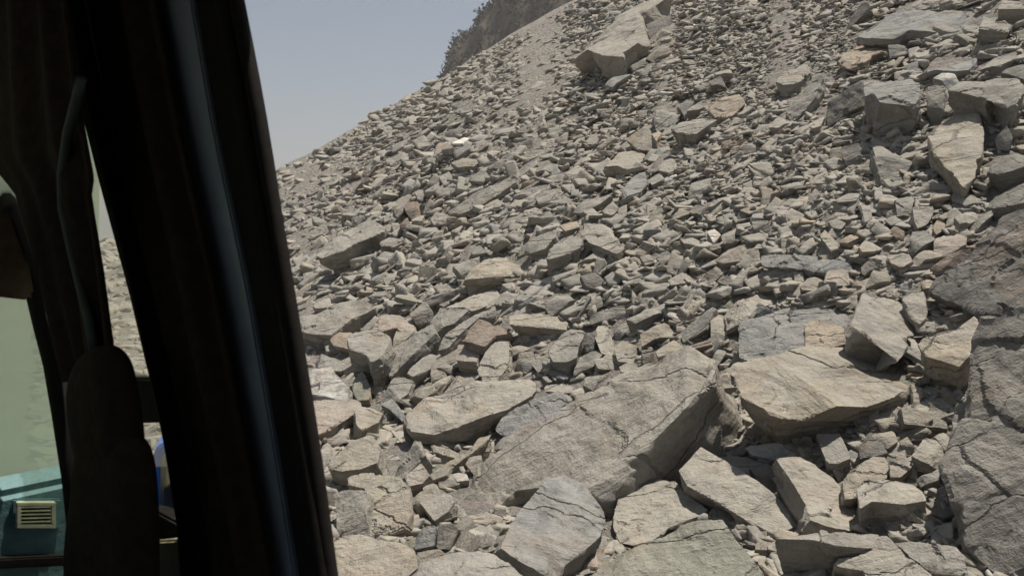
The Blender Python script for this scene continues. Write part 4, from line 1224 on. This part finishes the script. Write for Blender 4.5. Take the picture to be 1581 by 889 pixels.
# gathered curtain and door frame towards the windscreen
G_L = [(-20, -60), (-20, 240), (28, 300), (58, 400), (74, 470), (88, 526), (106, 586)]
G_R = [(96, -60), (122, 145), (146, 276), (142, 300), (160, 420), (172, 520), (180, 586)]
cloth('front_curtain', G_L, G_R, -60, 586, .41, 2.3, .012, M_CURT, 4.1)
tube('window_channel', [wall(x, y, .395) for x, y in ((126, 120), (121, 144), (104, 210), (96, 270), (97, 320), (112, 390), (127, 450), (139, 500), (146, 545))], .008, M_CHAN)
tube('windshield_pillar', [wall(x, y, .425) for x, y in ((-30, 190), (-4, 275), (28, 370), (56, 450), (68, 500), (84, 560), (98, 640), (113, 735), (120, 800), (128, 920))], .024, M_BLACK, van, .8)
solid('belt_rail', [wall(x, y, .53) for x, y in ((190, 583), (238, 583), (258, 652), (205, 654))], RT*.03, M_BLACK)

# front seat with headrest
def lathe_blob(name, prof, depth_n, half, mat, parent):
    """cushion: outline on the wall plane, rounded in depth"""
    bm = bmesh.new(); rings = []
    c = np.mean(prof, 0)
    for k, (dn, s_) in enumerate(((-1, .55), (-.8, .84), (-.35, .985), (0, 1.0), (.35, .985), (.8, .84), (1, .55))):
        rings.append([bm.verts.new(wall(*(c+(np.array(p)-c)*s_), depth_n)+RT*0-HD*0+RT*(dn*half)) for p in prof])
    for a, b in zip(rings, rings[1:]):
        for k in range(len(prof)): bm.faces.new((a[k], a[(k+1) % len(prof)], b[(k+1) % len(prof)], b[k]))
    bm.faces.new(rings[0]); bm.faces.new(rings[-1])
    bmesh.ops.recalc_face_normals(bm, faces=bm.faces[:])
    me = bpy.data.meshes.new(name); bm.to_mesh(me); bm.free()
    for f in me.polygons: f.use_smooth = True
    me.materials.append(mat)
    o = link(bpy.data.objects.new(name, me), parent)
    m = o.modifiers.new('round', 'SUBSURF'); m.levels = 1; m.render_levels = 2
    return o
seat = lathe_blob('seat', [(126, 700), (134, 668), (168, 660), (214, 664), (224, 700), (230, 760), (232, 840), (234, 930), (230, 990), (120, 990), (108, 930), (110, 820), (124, 760)], .40, .03, M_CURT, van)
lathe_blob('headrest', [(118, 594), (123, 564), (138, 541), (160, 529), (180, 534), (190, 570), (200, 630), (208, 690), (206, 720), (200, 735), (160, 738), (136, 725), (126, 690), (118, 640)], .40, .03, M_CURT, seat)

# windscreen, dashboard, visor
def pane(name, pts, mat, vec):
    o = solid(name, pts, vec, mat, van, 0)
    return o
pane('windshield', [veh(1.99, .60, CAM_Z-.62), veh(1.99, -1.2, CAM_Z-.62), veh(1.80, -1.2, CAM_Z+.46), veh(1.80, .60, CAM_Z+.46)], M_SHIELD, HD*.005)
pane('quarter_window', [wall(x, y, .555) for x, y in ((118, 260), (240, 260), (300, 720), (150, 720))], M_QGLASS, RT*.004)
dash = solid('dashboard', [veh(1.70, -1.2, CAM_Z-.515), veh(1.70, -1.2, CAM_Z-1.1), veh(1.97, -1.2, CAM_Z-1.1), veh(1.97, -1.2, CAM_Z-.575), veh(1.80, -1.2, CAM_Z-.508), veh(1.74, -1.2, CAM_Z-.492)], RT*1.69, M_TEAL, van, .012)
def dpt(px_, py_, a):
    d = ray(px_, py_)
    return d*(a/(d@HD))+np.array([0, 0, CAM_Z])
def drect(x0, y0, x1, y1, a):
    return [dpt(x0, y0, a), dpt(x1, y0, a), dpt(x1, y1, a), dpt(x0, y1, a)]
solid('vent_panel', drect(16, 768, 93, 816, 1.70), -HD*.008, M_TEAL, dash, .003)
for nm, r in (('vent_frame', (24, 773, 84, 779)), ('vent_frame', (24, 807, 84, 813)), ('vent_frame', (24, 779, 31, 807)), ('vent_frame', (77, 779, 84, 807))):
    solid(nm, drect(*r, 1.690), -HD*.010, M_LOUV, dash, .001)
solid('vent_recess', drect(30, 778, 78, 808, 1.691), -HD*.002, M_BLACK, dash, 0)
for k in range(5):
    y = 781+k*5.6
    solid('vent_slat', [dpt(31, y, 1.686), dpt(77, y-1.2, 1.686), dpt(77, y+1.0, 1.686), dpt(31, y+2.0, 1.686)], -HD*.006, M_LOUV, dash, .0005)
solid('dashboard_lip', [dpt(-120, 862, 1.695), dpt(112, 852, 1.695), dpt(112, 868, 1.695), dpt(-120, 878, 1.695)], -HD*.02, M_BLACK, dash, .003)
solid('sun_visor', [dpt(x, y, 1.62) for x, y in ((-180, 300), (20, 330), (44, 400), (54, 455), (46, 464), (-180, 438))], HD*.02, M_TAN, van, .006)
solid('door_panel', [wall(x, y, .50) for x, y in ((180, 838), (276, 832), (292, 960), (180, 960))], RT*.04, M_DOOR, van, .004)
solid('door_top', [wall(x, y, .515) for x, y in ((180, 776), (238, 788), (272, 806), (279, 830), (180, 836))], RT*.03, M_BLACK, van, .004)

# wing mirror outside the front door
def rounded(cx, cy, hw, hh, r, n=6):
    P = []
    for sx, sy, a0 in ((1, -1, -90), (1, 1, 0), (-1, 1, 90), (-1, -1, 180)):
        for k in range(n+1):
            a = R(a0+90*k/n)
            P.append((cx+sx*(hw-r)+r*math.cos(a), cy+sy*(hh-r)+r*math.sin(a)))
    return P
def mir(px_, py_, back=0.):
    """plane of the mirror: faces back and in towards the driver"""
    d = ray(px_, py_)
    nrm = -HD*.9-RT*.43
    c = ray(300, 745)*1.95
    return d*((c@nrm)/(d@nrm))+np.array([0, 0, CAM_Z])
nrm = np.array(HD)*.9+RT*.43
mirror = solid('wing_mirror', [mir(x, y) for x, y in rounded(296, 747, 60, 66, 26)], nrm*.09, M_BLUE, van, .012)
o = solid('mirror_rim', [mir(x, y) for x, y in rounded(299, 747, 51, 57, 22)], -nrm*.008, M_CHROME, mirror, .003)
M_MIR = simple('mirror_glass', (.55, .57, .56), .06, .5, 1., 8., .08)
solid('mirror_glass', [mir(x, y)-nrm*.0075 for x, y in rounded(300, 747, 46, 52, 19)], -nrm*.003, M_MIR, mirror, .001)
tube('mirror_arm', [mir(300, 800)+nrm*.04, wall(262, 845, .56)], .018, M_BLACK, mirror)

# ------------------------------------------------------------------ dusty air
def build_haze():
    x0, x1, y0, y1, z0, z1 = -2510, 2510, -2510, 2510, -46.5, 125
    V = [(x, y, z) for z in (z0, z1) for x, y in ((x0, y0), (x1, y0), (x1, y1), (x0, y1))]
    F = [(3, 2, 1, 0), (4, 5, 6, 7), (0, 1, 5, 4), (1, 2, 6, 5), (2, 3, 7, 6), (3, 0, 4, 7)]
    me = mesh_np('haze', V, F)
    m = bpy.data.materials.new('dusty_air'); m.use_nodes = True
    n = m.node_tree; n.nodes.remove(n.nodes['Principled BSDF'])
    pv = n.nodes.new('ShaderNodeVolumePrincipled')
    pv.inputs['Color'].default_value = (.92, .90, .86, 1)
    pv.inputs['Density'].default_value = .0012
    pv.inputs['Anisotropy'].default_value = .25
    n.links.new(pv.outputs[0], n.nodes['Material Output'].inputs['Volume'])
    me.materials.append(m)
    o = link(bpy.data.objects.new('haze', me)); tag(o, 'thin pale dust hanging in the air over the slope', kind='stuff')
build_haze()
